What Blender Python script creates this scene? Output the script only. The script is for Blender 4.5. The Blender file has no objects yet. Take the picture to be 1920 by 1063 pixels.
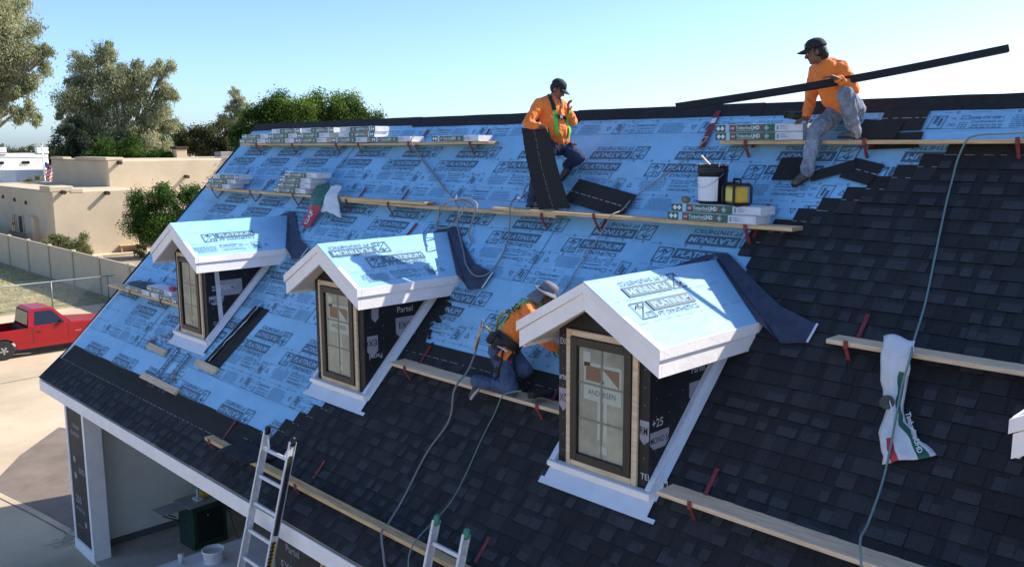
import bpy, bmesh, math, random
from mathutils import Vector, Matrix, noise
from mathutils.bvhtree import BVHTree
V = Vector
random.seed(7)
scene = bpy.context.scene
COL = scene.collection

# ------------------------------------------------------------------ camera
cam_data = bpy.data.cameras.new("camera")
cam = bpy.data.objects.new("camera", cam_data)
COL.objects.link(cam)
CR = V((0.6958091, 0.71820984, -0.00493126)); CU = V((-0.10829725, 0.11170192, 0.98782306)); CF = V((-0.71001507, 0.68680223, -0.15550336))
CP = V((16.4144, -4.4478, 7.1549))
cam.matrix_world = Matrix(((CR.x, CU.x, -CF.x, CP.x), (CR.y, CU.y, -CF.y, CP.y), (CR.z, CU.z, -CF.z, CP.z), (0, 0, 0, 1)))
cam_data.sensor_width = 36.0
cam_data.lens = 30.925
cam_data.clip_start = 0.1
cam_data.clip_end = 3000
scene.camera = cam

# ------------------------------------------------------------------ sky, sun, exposure
SUN = V((0.45, 1.0, 0.885)).normalized()          # direction towards the sun
elev = math.asin(SUN.z)
world = bpy.data.worlds.new("World"); scene.world = world; world.use_nodes = True
wn = world.node_tree; wn.nodes.clear()
wo = wn.nodes.new("ShaderNodeOutputWorld"); wb = wn.nodes.new("ShaderNodeBackground"); sk = wn.nodes.new("ShaderNodeTexSky")
sk.sky_type = 'NISHITA'; sk.sun_disc = False; sk.sun_elevation = elev; sk.sun_rotation = math.atan2(SUN.x, SUN.y)
sk.altitude = 350; sk.air_density = 0.75; sk.dust_density = 1.3; sk.ozone_density = 6.0
wb.inputs[1].default_value = 0.081
wn.links.new(sk.outputs[0], wb.inputs[0]); wn.links.new(wb.outputs[0], wo.inputs[0])
sun_data = bpy.data.lights.new("sun", 'SUN'); sun = bpy.data.objects.new("sun", sun_data); COL.objects.link(sun)
sun_data.energy = 2.2; sun_data.angle = math.radians(0.5); sun_data.color = (1.0, 0.94, 0.85)
sun.rotation_euler = SUN.to_track_quat('Z', 'Y').to_euler(); sun.location = (20, 30, 40)
scene.view_settings.view_transform = 'Standard'; scene.view_settings.look = 'None'
scene.view_settings.gamma = 1.0; scene.view_settings.use_curve_mapping = False
scene.view_settings.exposure = 1.72
scene.cycles.max_bounces = 6; scene.cycles.diffuse_bounces = 3; scene.cycles.glossy_bounces = 3; scene.cycles.transparent_max_bounces = 8

# ------------------------------------------------------------------ helpers
class MB:
    """collects faces (with a material slot each) and builds ONE mesh object"""
    def __init__(s): s.v = []; s.f = []; s.m = []
    def add(s, vs, fs, mi=0):
        b = len(s.v); s.v += [tuple(v) for v in vs]
        for f in fs: s.f.append(tuple(i + b for i in f)); s.m.append(mi)
        return s
    def quad(s, a, b, c, d, mi=0): return s.add((a, b, c, d), ((0, 1, 2, 3),), mi)
    def poly(s, pts, mi=0): return s.add(pts, (tuple(range(len(pts))),), mi)
    def box(s, x0, x1, y0, y1, z0, z1, mi=0, M=None):
        vs = [V((x, y, z)) for z in (z0, z1) for y in (y0, y1) for x in (x0, x1)]
        if M: vs = [M @ v for v in vs]
        return s.add(vs, ((0, 2, 3, 1), (4, 5, 7, 6), (0, 1, 5, 4), (2, 6, 7, 3), (1, 3, 7, 5), (0, 4, 6, 2)), mi)
    def bar(s, a, b, w, h, up=V((0, 0, 1)), mi=0):
        a = V(a); b = V(b); d = (b - a).normalized(); sd = d.cross(up)
        if sd.length < 1e-4: sd = d.cross(V((1, 0, 0)))
        sd.normalize(); u = sd.cross(d); L = (b - a).length
        M = Matrix(((d.x, sd.x, u.x, a.x), (d.y, sd.y, u.y, a.y), (d.z, sd.z, u.z, a.z), (0, 0, 0, 1)))
        return s.box(0, L, -w / 2, w / 2, -h / 2, h / 2, mi, M)
    def prism(s, pts, off, mi=0):
        """closed polygon pts (3D) swept by vector off"""
        n = len(pts); off = V(off); p = [V(q) for q in pts]
        vs = p + [q + off for q in p]
        fs = [tuple(range(n))[::-1], tuple(range(n, 2 * n))] + [(i, (i + 1) % n, n + (i + 1) % n, n + i) for i in range(n)]
        return s.add(vs, fs, mi)
    def tube(s, pts, r, n=7, mi=0, cap=True):
        pts = [V(p) for p in pts]; rs = r if isinstance(r, (list, tuple)) else [r] * len(pts)
        vs = []; prev = None
        for i, p in enumerate(pts):
            d = (pts[min(i + 1, len(pts) - 1)] - pts[max(i - 1, 0)]).normalized()
            if prev is None:
                a = d.cross(V((0, 0, 1)));
                if a.length < .05: a = d.cross(V((1, 0, 0)))
            else: a = prev - d * prev.dot(d)
            a.normalize(); prev = a; b = d.cross(a)
            for k in range(n):
                t = 2 * math.pi * k / n; vs.append(p + (a * math.cos(t) + b * math.sin(t)) * rs[i])
        fs = [(i * n + k, i * n + (k + 1) % n, (i + 1) * n + (k + 1) % n, (i + 1) * n + k) for i in range(len(pts) - 1) for k in range(n)]
        if cap: fs += [tuple(range(n))[::-1], tuple(range((len(pts) - 1) * n, len(pts) * n))]
        return s.add(vs, fs, mi)
    def lathe(s, prof, n=20, mi=0, M=None, close=True):
        vs = []
        for r, z in prof:
            for k in range(n):
                t = 2 * math.pi * k / n; v = V((r * math.cos(t), r * math.sin(t), z)); vs.append(M @ v if M else v)
        fs = [(i * n + k, i * n + (k + 1) % n, (i + 1) * n + (k + 1) % n, (i + 1) * n + k) for i in range(len(prof) - 1) for k in range(n)]
        if close: fs += [tuple(range(n))[::-1], tuple(range((len(prof) - 1) * n, len(prof) * n))]
        return s.add(vs, fs, mi)
    def ball(s, c, r, M=None, mi=0, nu=14, nv=9):
        """ellipsoid: c centre, r three radii, M 3x3 orientation"""
        vs = []; c = V(c)
        for j in range(nv + 1):
            ph = math.pi * j / nv
            for k in range(nu):
                t = 2 * math.pi * k / nu
                q = V((r[0] * math.sin(ph) * math.cos(t), r[1] * math.sin(ph) * math.sin(t), r[2] * math.cos(ph)))
                vs.append(c + (M @ q if M else q))
        fs = [(j * nu + k, (j + 1) * nu + k, (j + 1) * nu + (k + 1) % nu, j * nu + (k + 1) % nu) for j in range(nv) for k in range(nu)]
        return s.add(vs, fs, mi)
    def tcap(s, p0, r0, p1, r1, flat=1.0, side=None, n=14, mi=0):
        """tapered capsule; its section is 'flat' times wider along 'side'"""
        p0 = V(p0); p1 = V(p1); d = (p1 - p0)
        if d.length < 1e-5: d = V((0, 0, 1e-5))
        L = d.length; d.normalize()
        a = V(side) if side is not None else (d.cross(V((0, 0, 1))) if abs(d.z) < .95 else d.cross(V((1, 0, 0))))
        a = a - d * a.dot(d); a.normalize(); b = d.cross(a); vs = []; rows = []
        for i in range(5):
            t = math.pi / 2 * i / 4; rows.append((p0 - d * r0 * math.cos(t), max(r0 * math.sin(t), 1e-4)))
        for i in (1, 2): rows.append((p0 + d * L * i / 3, r0 + (r1 - r0) * i / 3))
        for i in range(5):
            t = math.pi / 2 * i / 4; rows.append((p1 + d * r1 * math.sin(t), max(r1 * math.cos(t), 1e-4)))
        for c, r in rows:
            for k in range(n):
                t = 2 * math.pi * k / n; vs.append(c + (a * math.cos(t) * flat + b * math.sin(t)) * r)
        fs = [(i * n + k, i * n + (k + 1) % n, (i + 1) * n + (k + 1) % n, (i + 1) * n + k) for i in range(len(rows) - 1) for k in range(n)]
        fs += [tuple(range(n))[::-1], tuple(range((len(rows) - 1) * n, len(rows) * n))]
        return s.add(vs, fs, mi)
    def text(s, txt, size, x, y, z=0, mi=0, ang=0, shear=0, off=0.0, align='LEFT', sx=1.0, M=None):
        vs, fs, w = text_geo(txt, off)
        o = {'LEFT': 0, 'CENTER': -w / 2, 'RIGHT': -w}[align]; ca, sa = math.cos(ang), math.sin(ang); out = []
        for (a, b) in vs:
            a = (a + o) * sx + b * shear; a *= size; q = b * size
            p = V((x + a * ca - q * sa, y + a * sa + q * ca, z)); out.append(M @ p if M else p)
        return s.add(out, fs, mi)
    def mesh(s, name, mats):
        me = bpy.data.meshes.new(name); me.from_pydata(s.v, [], s.f)
        for m in (mats if isinstance(mats, (list, tuple)) else [mats]): me.materials.append(m)
        me.polygons.foreach_set("material_index", s.m); me.update()
        return me
    def build(s, name, mats, parent=None, M=None, smooth=False, bevel=0, fix=False):
        me = s.mesh(name, mats)
        if fix:
            bm = bmesh.new(); bm.from_mesh(me); bmesh.ops.recalc_face_normals(bm, faces=bm.faces); bm.to_mesh(me); bm.free()
        return place(name, me, parent, M, smooth, bevel)

_T = {}
def text_geo(txt, off):
    k = (txt, off)
    if k not in _T:
        cu = bpy.data.curves.new("lettering", 'FONT'); cu.body = txt; cu.size = 1.0; cu.offset = off; cu.resolution_u = 2; cu.fill_mode = 'FRONT'
        o = bpy.data.objects.new("lettering", cu); COL.objects.link(o)
        dg = bpy.context.evaluated_depsgraph_get(); me = bpy.data.meshes.new_from_object(o.evaluated_get(dg))
        vs = [(v.co.x, v.co.y) for v in me.vertices]; fs = [tuple(p.vertices) for p in me.polygons]
        w = max([v[0] for v in vs] or [0]); _T[k] = (vs, fs, w)
        bpy.data.objects.remove(o); bpy.data.curves.remove(cu); bpy.data.meshes.remove(me)
    return _T[k]

WM = {}
I4 = Matrix.Identity(4)
def place(name, me, parent=None, M=None, smooth=False, bevel=0):
    """a mesh object (or Empty for me=None) with world matrix M"""
    o = bpy.data.objects.new(name, me); COL.objects.link(o); M = M.copy() if M else I4.copy()
    if parent is not None:
        o.parent = parent; o.matrix_parent_inverse = WM[parent.name].inverted()
    o.matrix_basis = M; WM[o.name] = M
    if smooth and me:
        me.polygons.foreach_set("use_smooth", [True] * len(me.polygons))
    if bevel:
        b = o.modifiers.new("Bevel", 'BEVEL'); b.width = bevel; b.segments = 1; b.limit_method = 'ANGLE'
    return o
def tag(o, label, cat, group=None):
    o["label"] = label; o["category"] = cat
    if group: o["group"] = group
    return o
def thing(name, label, cat, loc=(0, 0, 0), group=None, M=None):
    return tag(place(name, None, None, M or Matrix.Translation(V(loc))), label, cat, group)
def structure(o): o["kind"] = "structure"; return o
def stuff(o): o["kind"] = "stuff"; return o

# ------------------------------------------------------------------ materials
def mat(name, col, rough=.7, var=.12, scale=6, bump=0.0, bscale=80, metal=0.0, spec=.4, orand=0.0, detail=4, col2=None, stretch=None, sheen=0):
    m = bpy.data.materials.new(name); m.use_nodes = True; nt = m.node_tree; N = nt.nodes; L = nt.links
    b = N["Principled BSDF"]; b.inputs["Roughness"].default_value = rough; b.inputs["Metallic"].default_value = metal; b.inputs["Specular IOR Level"].default_value = spec
    if sheen: b.inputs["Sheen Weight"].default_value = sheen
    tc = N.new("ShaderNodeTexCoord"); oi = N.new("ShaderNodeObjectInfo")
    ad = N.new("ShaderNodeVectorMath"); ad.operation = 'MULTIPLY_ADD'; cv = N.new("ShaderNodeCombineXYZ")
    for i in range(3): L.new(oi.outputs["Random"], cv.inputs[i])
    L.new(cv.outputs[0], ad.inputs[0]); ad.inputs[1].default_value = (37, 51, 73); L.new(tc.outputs["Object"], ad.inputs[2])
    mp = N.new("ShaderNodeMapping"); L.new(ad.outputs[0], mp.inputs[0])
    if stretch: mp.inputs["Scale"].default_value = stretch
    n = N.new("ShaderNodeTexNoise"); n.inputs["Scale"].default_value = scale; n.inputs["Detail"].default_value = detail; n.inputs["Roughness"].default_value = .65
    L.new(mp.outputs[0], n.inputs["Vector"])
    r = N.new("ShaderNodeValToRGB"); c2 = col2 or col
    r.color_ramp.elements[0].position = .3; r.color_ramp.elements[1].position = .7
    r.color_ramp.elements[0].color = tuple(c * (1 - var) for c in col) + (1,); r.color_ramp.elements[1].color = tuple(min(1, c * (1 + var)) for c in c2) + (1,)
    L.new(n.outputs["Fac"], r.inputs[0]); out = r.outputs[0]
    if orand:
        hs = N.new("ShaderNodeHueSaturation"); mr = N.new("ShaderNodeMapRange"); mr.inputs[3].default_value = 1 - orand; mr.inputs[4].default_value = 1 + orand
        L.new(oi.outputs["Random"], mr.inputs[0]); L.new(mr.outputs[0], hs.inputs["Value"]); L.new(out, hs.inputs["Color"]); out = hs.outputs[0]
    L.new(out, b.inputs["Base Color"])
    if bump:
        n2 = N.new("ShaderNodeTexNoise"); n2.inputs["Scale"].default_value = bscale; n2.inputs["Detail"].default_value = 3; L.new(mp.outputs[0], n2.inputs["Vector"])
        bp = N.new("ShaderNodeBump"); bp.inputs["Strength"].default_value = bump; bp.inputs["Distance"].default_value = .02
        L.new(n2.outputs["Fac"], bp.inputs["Height"]); L.new(bp.outputs[0], b.inputs["Normal"])
    return m
M_ = {}
def m(key): return M_[key]
M_['blue'] = mat('blue_underlayment', (.25, .52, .74), .6, .12, 1.3, .5, 5, col2=(.285, .56, .78), spec=.8)
M_['ink'] = mat('dark_printing_ink', (.052, .098, .148), .6, .1, 20, spec=.8)
M_['ink2'] = mat('blue_grey_printing_ink', (.070, .128, .185), .6, .15, 20, spec=.8)
M_['ink3'] = mat('faint_printing_ink', (.085, .18, .29), .6, .15, 20, spec=1.0)
M_['letter'] = mat('pale_blue_lettering', (.30, .57, .80), .6, .05, 20, spec=.8)
for i, (k, c) in enumerate((('sh_dark', .031), ('sh_mid', .036), ('sh_grey', .045), ('sh_light', .056))):
    M_[k] = mat(k.replace('sh', 'shingle_granules'), (c, c * 1.02, c * 1.13), .9, .5, 150, .6, 300, orand=.10, spec=.25)
M_['sh_head'] = mat('shingle_plain_headlap', (.032, .031, .030), .9, .35, 200, .4, 400, orand=.1, spec=.25)
M_['nail_line'] = mat('white_nail_line', (.5, .5, .48), .8, .3, 30)
M_['felt'] = mat('black_felt', (.02, .02, .022), .85, .3, 14, .5, 30)
M_['flash'] = mat('dark_bronze_flashing', (.055, .062, .095), .5, .3, 7, .25, 6, metal=.2)
M_['white'] = mat('white_trim_paint', (.90, .85, .815), .55, .08, 2.5, .15, 30)
M_['white_metal'] = mat('white_sheet_metal', (.68, .73, .80), .4, .06, 5, .1, 8)
M_['soffit'] = mat('primed_soffit_board', (.62, .56, .50), .7, .08, 5)
M_['wrap'] = mat('black_membrane_wrap', (.012, .012, .013), .55, .25, 8, .3, 12)
M_['wrap_print'] = mat('grey_membrane_printing', (.30, .30, .34), .6, .1, 10)
M_['wrap_light'] = mat('light_membrane_printing', (.5, .5, .53), .6, .1, 10)
M_['wood'] = mat('pine_lumber', (.60, .37, .17), .7, .2, 5, .2, 30, orand=.12, col2=(.72, .48, .25), stretch=(.6, 8, 8))
M_['woodpale'] = mat('pale_pine_board', (.66, .47, .29), .7, .16, 5, .2, 30, orand=.08, col2=(.76, .58, .39), stretch=(.6, 8, 8))
M_['woodend'] = mat('sawn_end_grain', (.36, .26, .17), .85, .2, 30)
M_['red'] = mat('red_bracket_paint', (.22, .035, .04), .6, .4, 18, .2, 40, orand=.15)
M_['frame'] = mat('dark_bronze_window_frame', (.030, .025, .022), .4, .1, 8)
M_['sticker'] = mat('white_window_sticker', (.76, .78, .74), .5, .05, 10)
M_['sticker_r'] = mat('orange_window_sticker', (.36, .19, .13), .5, .05, 10)
M_['sticker_g'] = mat('grey_sticker_lettering', (.16, .16, .16), .5, .05, 10)
M_['muntin'] = mat('grey_glazing_bar', (.33, .32, .29), .5, .05, 10)
M_['backing'] = mat('pale_window_backing', (.46, .47, .42), .8, .3, 2.2, col2=(.58, .54, .46))
M_['green'] = mat('dark_green_wrapper_print', (.022, .115, .075), .35, .12, 10)
M_['plastic'] = mat('white_plastic_wrapper', (.66, .67, .69), .35, .08, 9, .5, 14)
M_['plasticgrey'] = mat('clear_plastic_label', (.58, .60, .64), .35, .08, 9, .3, 14)
M_['band'] = mat('pale_blue_band', (.38, .58, .70), .4, .05, 9)
M_['gafred'] = mat('red_print', (.50, .035, .05), .4, .1, 10)
M_['paper'] = mat('white_print', (.78, .78, .78), .5, .03, 10)
M_['black'] = mat('black_plastic', (.017, .014, .015), .4, .15, 20)
M_['rubber'] = mat('black_rubber', (.02, .02, .02), .8, .2, 20)
M_['yellow'] = mat('yellow_plastic', (.70, .44, .05), .4, .1, 10)
M_['steel'] = mat('bright_steel', (.5, .5, .5), .35, .1, 12, metal=.85)
M_['alu'] = mat('scuffed_aluminium', (.62, .63, .65), .45, .18, 25, .15, 60, metal=.25)
M_['greencap'] = mat('green_rubber_cap', (.06, .26, .16), .6, .1, 20)
M_['rope'] = mat('grey_braided_rope', (.36, .36, .37), .9, .25, 160, .9, 260)
M_['ropeg'] = mat('green_grey_hose', (.16, .25, .24), .6, .15, 60)
M_['ropew'] = mat('pale_braided_rope', (.50, .45, .40), .9, .25, 160, .9, 260)
M_['orange'] = mat('orange_work_shirt', (.95, .23, .03), .85, .14, 7, .8, 18, sheen=.2)
M_['jeans'] = mat('dark_blue_denim', (.028, .045, .095), .9, .35, 7, .5, 50)
M_['jeansc'] = mat('mid_blue_denim', (.055, .090, .17), .9, .4, 7, .5, 50)
M_['jeansg'] = mat('faded_paint_spotted_denim', (.17, .20, .26), .9, .35, 9, .5, 50, col2=(.24, .27, .32))
M_['skin'] = mat('brown_skin', (.26, .125, .075), .55, .12, 14, .1, 60)
M_['skind'] = mat('tanned_skin', (.20, .095, .058), .55, .12, 14, .1, 60)
M_['hair'] = mat('black_hair', (.012, .010, .009), .6, .3, 60)
M_['cap'] = mat('black_cap_cloth', (.018, .019, .022), .8, .2, 30, .3, 60)
M_['hat'] = mat('grey_hat_cloth', (.19, .18, .20), .85, .12, 20, .3, 60)
M_['lime'] = mat('lime_webbing', (.14, .62, .09), .6, .15, 40)
M_['belt'] = mat('black_tool_leather', (.022, .020, .019), .6, .3, 20, .3, 40)
M_['boot'] = mat('dusty_suede_boot', (.115, .10, .085), .9, .5, 25, .6, 60)
M_['shoe'] = mat('dark_grey_trainer', (.07, .07, .075), .8, .3, 20, .3, 60)
M_['sole'] = mat('pale_shoe_sole', (.42, .40, .37), .8, .15, 20)
M_['paintspot'] = mat('white_paint_splash', (.6, .6, .6), .7, .1, 20)
M_['tar'] = mat('wet_black_mastic', (.012, .012, .013), .25, .3, 18, .9, 25)
M_['glass'] = bpy.data.materials.new('window_glass'); M_['glass'].use_nodes = True
_g = M_['glass'].node_tree; _gb = _g.nodes["Principled BSDF"]; _gb.inputs["Base Color"].default_value = (.9, .95, .93, 1); _gb.inputs["Roughness"].default_value = .03
_gt = _g.nodes.new("ShaderNodeBsdfTransparent"); _gt.inputs[0].default_value = (.88, .92, .89, 1); _gm = _g.nodes.new("ShaderNodeMixShader"); _gg = _g.nodes.new("ShaderNodeBsdfGlossy"); _gg.inputs["Roughness"].default_value = .03
_fr = _g.nodes.new("ShaderNodeFresnel"); _fr.inputs[0].default_value = 1.5
_g.links.new(_fr.outputs[0], _gm.inputs[0]); _g.links.new(_gt.outputs[0], _gm.inputs[1]); _g.links.new(_gg.outputs[0], _gm.inputs[2]); _g.links.new(_gm.outputs[0], _g.nodes["Material Output"].inputs[0])
M_['darkglass'] = mat('dark_tinted_glass', (.012, .014, .018), .06, .05, 4, spec=.6)

# ------------------------------------------------------------------ ground
M_['drive'] = mat('pale_sandy_concrete', (.46, .35, .225), .95, .2, .22, .15, 30, col2=(.55, .43, .29), detail=9)
M_['earth'] = mat('dry_earth', (.34, .27, .19), .95, .2, .2, .2, 4, detail=8)
M_['lawn'] = mat('dry_lawn', (.24, .22, .085), .95, .3, .8, .6, 25, col2=(.44, .37, .19), detail=8)
M_['slab'] = mat('grey_porch_slab', (.44, .385, .33), .9, .22, 2, .1, 30)
M_['shadow_tone'] = mat('painted_ground_shadow', (.20, .155, .12), .95, .2, 1.5, .3, 40)
b = MB(); b.quad((-1500, -1500, 0), (1500, -1500, 0), (1500, 1500, 0), (-1500, 1500, 0)); structure(b.build('ground', m('earth')))
b = MB(); b.poly([(-25.5, -30, .004), (40, -30, .004), (40, 40, .004), (-25.5, 40, .004)]); structure(b.build('driveway', m('drive')))
b = MB(); b.poly([(-75, -20, .008), (-25.9, -20, .008), (-25.9, 10.5, .008), (-75, 10.5, .008)]); structure(b.build('lawn', m('lawn')))
b = MB()
for i in range(9000):
    x = random.uniform(-46, -26.1); y = random.uniform(1.5, 10.4); h = random.uniform(.03, .09); a = random.uniform(0, 6.28); w = .025
    dx, dy = math.cos(a) * w, math.sin(a) * w; lx, ly = random.uniform(-.06, .06), random.uniform(-.06, .06)
    b.add(((x - dx, y - dy, .005), (x + dx, y + dy, .005), (x + lx, y + ly, h)), ((0, 1, 2),), 0 if random.random() < .5 else 1)
M_['grassg'] = mat('green_grass_blade', (.20, .22, .06), .9, .3, 3); M_['grassd'] = mat('straw_grass_blade', (.44, .37, .18), .9, .3, 3)
g = stuff(b.build('grass', [m('grassg'), m('grassd')])); tag(g, 'short dry patchy grass inside the panel wall', 'grass')
M_['joint'] = mat('dirty_slab_joint', (.16, .13, .10), .95)
for (x0, y0, x1, y1) in ((-25, -3.5, -.2, .45), (-25, 9.5, -8, 6.0), (-12, -8, -14.5, 12), (-19.5, -8, -21, 12)):
    b = MB(); n = 14; P = [V((x0 + (x1 - x0) * i / n, y0 + (y1 - y0) * i / n, .0125)) + V((random.uniform(-.04, .04), random.uniform(-.04, .04), 0)) for i in range(n + 1)]
    for a, c in zip(P, P[1:]):
        d = (c - a).normalized(); w = V((-d.y, d.x, 0)) * random.uniform(.008, .018); b.quad(a - w, c - w, c + w, a + w)
    structure(b.build('pavement_joint', m('joint')))
# cast shadow painted as a dark ground patch, and a rubble strip beside the porch
b = MB(); b.poly([(-7.5, 2.35, .008), (-6.9, 2.6, .008), (.1, 2.9, .008), (.1, .62, .008), (-2.2, .30, .008), (-4.2, -.05, .008), (-5.9, 1.0, .008)]); structure(b.build('shadow_patch_pavement', m('shadow_tone')))
b = MB(); b.box(.6, 18, .3, 8.2, -.2, .05); structure(b.build('porch_pavement', m('slab')))

# ------------------------------------------------------------------ house frame
PITCH = 0.7984; TP = math.tan(PITCH); CPH = math.cos(PITCH); SPH = math.sin(PITCH); Z0 = 3.1048
RF = Matrix(((1, 0, 0, 0), (0, CPH, -SPH, 0), (0, SPH, CPH, Z0), (0, 0, 0, 1)))      # roof frame: u along eave, v up the slope, n outwards
def UV(u, v, n=0): return RF @ V((u, v, n))
YK = .512; ZK = Z0 + TP * YK; P2 = math.atan2(ZK - 3.2, YK); LLEN = math.hypot(YK, ZK - 3.2)
LF = Matrix(((1, 0, 0, 0), (0, math.cos(P2), -math.sin(P2), 0), (0, math.sin(P2), math.cos(P2), 3.2), (0, 0, 0, 1)))
VK = YK / CPH; YR = 4.338; VR = YR / CPH; ZR = Z0 + TP * YR
UEND = 18.0
house = thing('house', 'house being re-roofed with blue underlayment, dark shingles and three white gabled dormers', 'house', (0, 0, 0))

# roof deck: flared eave, main slope, rear slope (thick slabs)
b = MB()
prof = [(0.0, 3.19), (YK, ZK - .012), (YR, ZR - .012), (2 * YR - YK, ZK - .012), (2 * YR, 3.19), (2 * YR, 3.05), (YR, ZR - .20), (0, 3.05)]
b.prism([(0.02, y, z) for y, z in prof], (UEND, 0, 0))
roof = b.build('roof', mat('roof_deck_board', (.35, .27, .18), .8, .2, 4), house, fix=True)

# shingle strips: one metre long, 143 mm exposed, laminated tabs standing proud
EXP = .143
M_['sh_edge'] = mat('raw_edge_shadow_line', (.010, .010, .011), .9, .2, 60)  # raw butt edge, darkened to paint the shadow line under each course
def shingle_mesh(k, exposed=False):
    rnd = random.Random(100 + k); b = MB(); hw = .5
    def wedge(x0, x1, nb, nt, v1, mi, v0=0.0):
        b.add([(x0, v0, 0), (x1, v0, 0), (x1, v1, nt), (x0, v1, nt), (x0, v0, nb), (x1, v0, nb), (x0, v1, 0), (x1, v1, 0)],
              ((4, 5, 2, 3), (0, 4, 3, 6), (1, 7, 2, 5)), mi); b.quad((x0, v0, 0), (x1, v0, 0), (x1, v0, nb), (x0, v0, nb), 6)
    wedge(-hw + .001, hw - .001, .0125, .004, .165, 0)
    x = -hw
    while x < hw - .04:
        w = rnd.choice((.07, .09, .10, .12, .14, .17)); g = rnd.choice((.0, .0, .05, .07, .09))
        x1 = min(x + w, hw - .001)
        wedge(x + .001, x1, .0185, .0065, .16, rnd.choices((0, 1, 2), (.36, .36, .28))[0])
        if rnd.random() < .42:
            h = rnd.uniform(.075, .105); f = .0185 - (.012) * h / .16; q = rnd.uniform(-.006, .006)
            b.quad((x + .003, -.0006, .0191), (x1 - .003, -.0006, .0191), (x1 - .003 + q, h, f + .0007), (x + .003 + q, h, f + .0007), 3)
        x = x1 + g
    b.quad((-hw, .165, .004), (hw, .165, .004), (hw, .335, .0025), (-hw, .335, .0025), 4)
    if exposed:
        x = -hw
        while x < hw - .05:
            w = rnd.uniform(.03, .11); b.quad((x, .172, .0052), (x + w, .172, .0052), (x + w, .176, .0052), (x, .176, .0052), 5); x += w + rnd.uniform(.02, .09)
    return b.mesh('shingle', [m('sh_dark'), m('sh_mid'), m('sh_grey'), m('sh_light'), m('sh_head'), m('nail_line'), m('sh_edge')])
SH = [shingle_mesh(i) for i in range(14)]; SHX = [shingle_mesh(50 + i, True) for i in range(4)]
DX = [3.697, 7.697, 11.727, 15.727]
def lay_row(frame, v, u0, u1, top=False, n=0.0055):
    """one course of strips from u0 to the right; in view each strip is its own piece"""
    u = u0; first = True; far = []
    while u < u1:
        c = u + .5
        inside = frame is RF and any(abs(c - d) < .02 for d in ())
        me = random.choice(SHX if (top or first) else SH)
        if u > 15.6: far.append((u, me))
        else:
            w = 1.0
            if u < 0: w = 1.0 + u; c = w / 2
            if u + w > u1 and u1 < UEND: w = u1 - u; c = u + w / 2
            if w < .06: u += 1.0; continue
            M = frame @ Matrix.Translation((c, v + random.uniform(-.003, .003), n + random.uniform(0, .0008))) @ Matrix.Rotation(random.uniform(-.002, .002), 4, 'Z') @ Matrix.Diagonal((w, 1, 1, 1))
            place('shingle', me, roof, M)
        first = False; u += 1.0
    return far
FAR = []
offs = lambda i: (i * .165) % 1.0
# flared eave: starter and courses over the whole length
for i, v in enumerate((-.012, .131, .274)):
    FAR += [(LF, v, f) for f in lay_row(LF, v, -.01 - [.0, .37, .71][i], UEND, top=(i == 2))]
for v, u0 in ((.417, 6.55), (.560, 6.78)):
    FAR += [(LF, v, f) for f in lay_row(LF, v, u0, UEND)]
# loose left ends of the eave courses are trimmed by the rake edge strip
b = MB(); b.box(-.03, .012, -.02, LLEN, -.03, .022, 0, LF); b.box(-.03, .012, VK, VR, -.03, .02, 0, RF)
b.build('rake_edge', m('felt'), roof)
# dark band of uncovered shingle heads and eave membrane under the blue sheets
b = MB(); b.quad(*[LF @ V(q) for q in ((0, .45, .006), (UEND, .45, .006), (UEND, LLEN, .006), (0, LLEN, .006))])
b.quad(*[RF @ V(q) for q in ((0, VK - .002, .0045), (UEND, VK - .002, .0045), (UEND, VK + .09, .0035), (0, VK + .09, .0035))])
b.build('eave_membrane', m('sh_head'), roof)
def u_start(v):
    """left end of the laid shingles at height v on the main slope (staircase)"""
    if v < 1.35: return 7.05 + (v - .72) * 1.16
    if v < 2.50: return 8.2
    if v < 4.15: return 12.30 - .25 * (v - 2.5) / 1.65
    return 11.82 + (v - 4.10) * 1.30
v = VK + .01; i = 0
while v < 5.45:
    us = u_start(v); a = us
    top = (2.10 < v < 2.25)
    if v < 1.5:                                    # below the dormers
        row = [(us, UEND)]
    elif v < 2.5:                                  # between the middle and right dormers, then on
        row = [(8.215, 11.215), (12.24, UEND)] if v < 2.25 else [(12.24, UEND)]
    else: row = [(us, UEND)]
    for (s, e) in row:
        if v >= 1.5 and v < 2.5 and s < 9:
            # three strips fill the bay exactly
            sh = offs(i) * .9
            FAR += [(RF, v, f) for f in lay_row(RF, v, s - [0, .335, .67][i % 3] if False else s, e, top)]
        else:
            FAR += [(RF, v, f) for f in lay_row(RF, v, s, e, v > 5.3)]
    v += EXP; i += 1
# strips beyond the right edge of the picture: one joined piece
b = MB()
for fr, v, (u, me) in FAR:
    Mx = fr @ Matrix.Translation((u + .5, v, .0055)); base = len(b.v)
    b.v += [tuple(Mx @ q.co) for q in me.vertices]
    for p in me.polygons: b.f.append(tuple(base + k for k in p.vertices)); b.m.append(p.material_index)
stuff(b.build('shingle_field', [m('sh_dark'), m('sh_mid'), m('sh_grey'), m('sh_light'), m('sh_head'), m('nail_line'), m('sh_edge')], roof))

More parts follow.
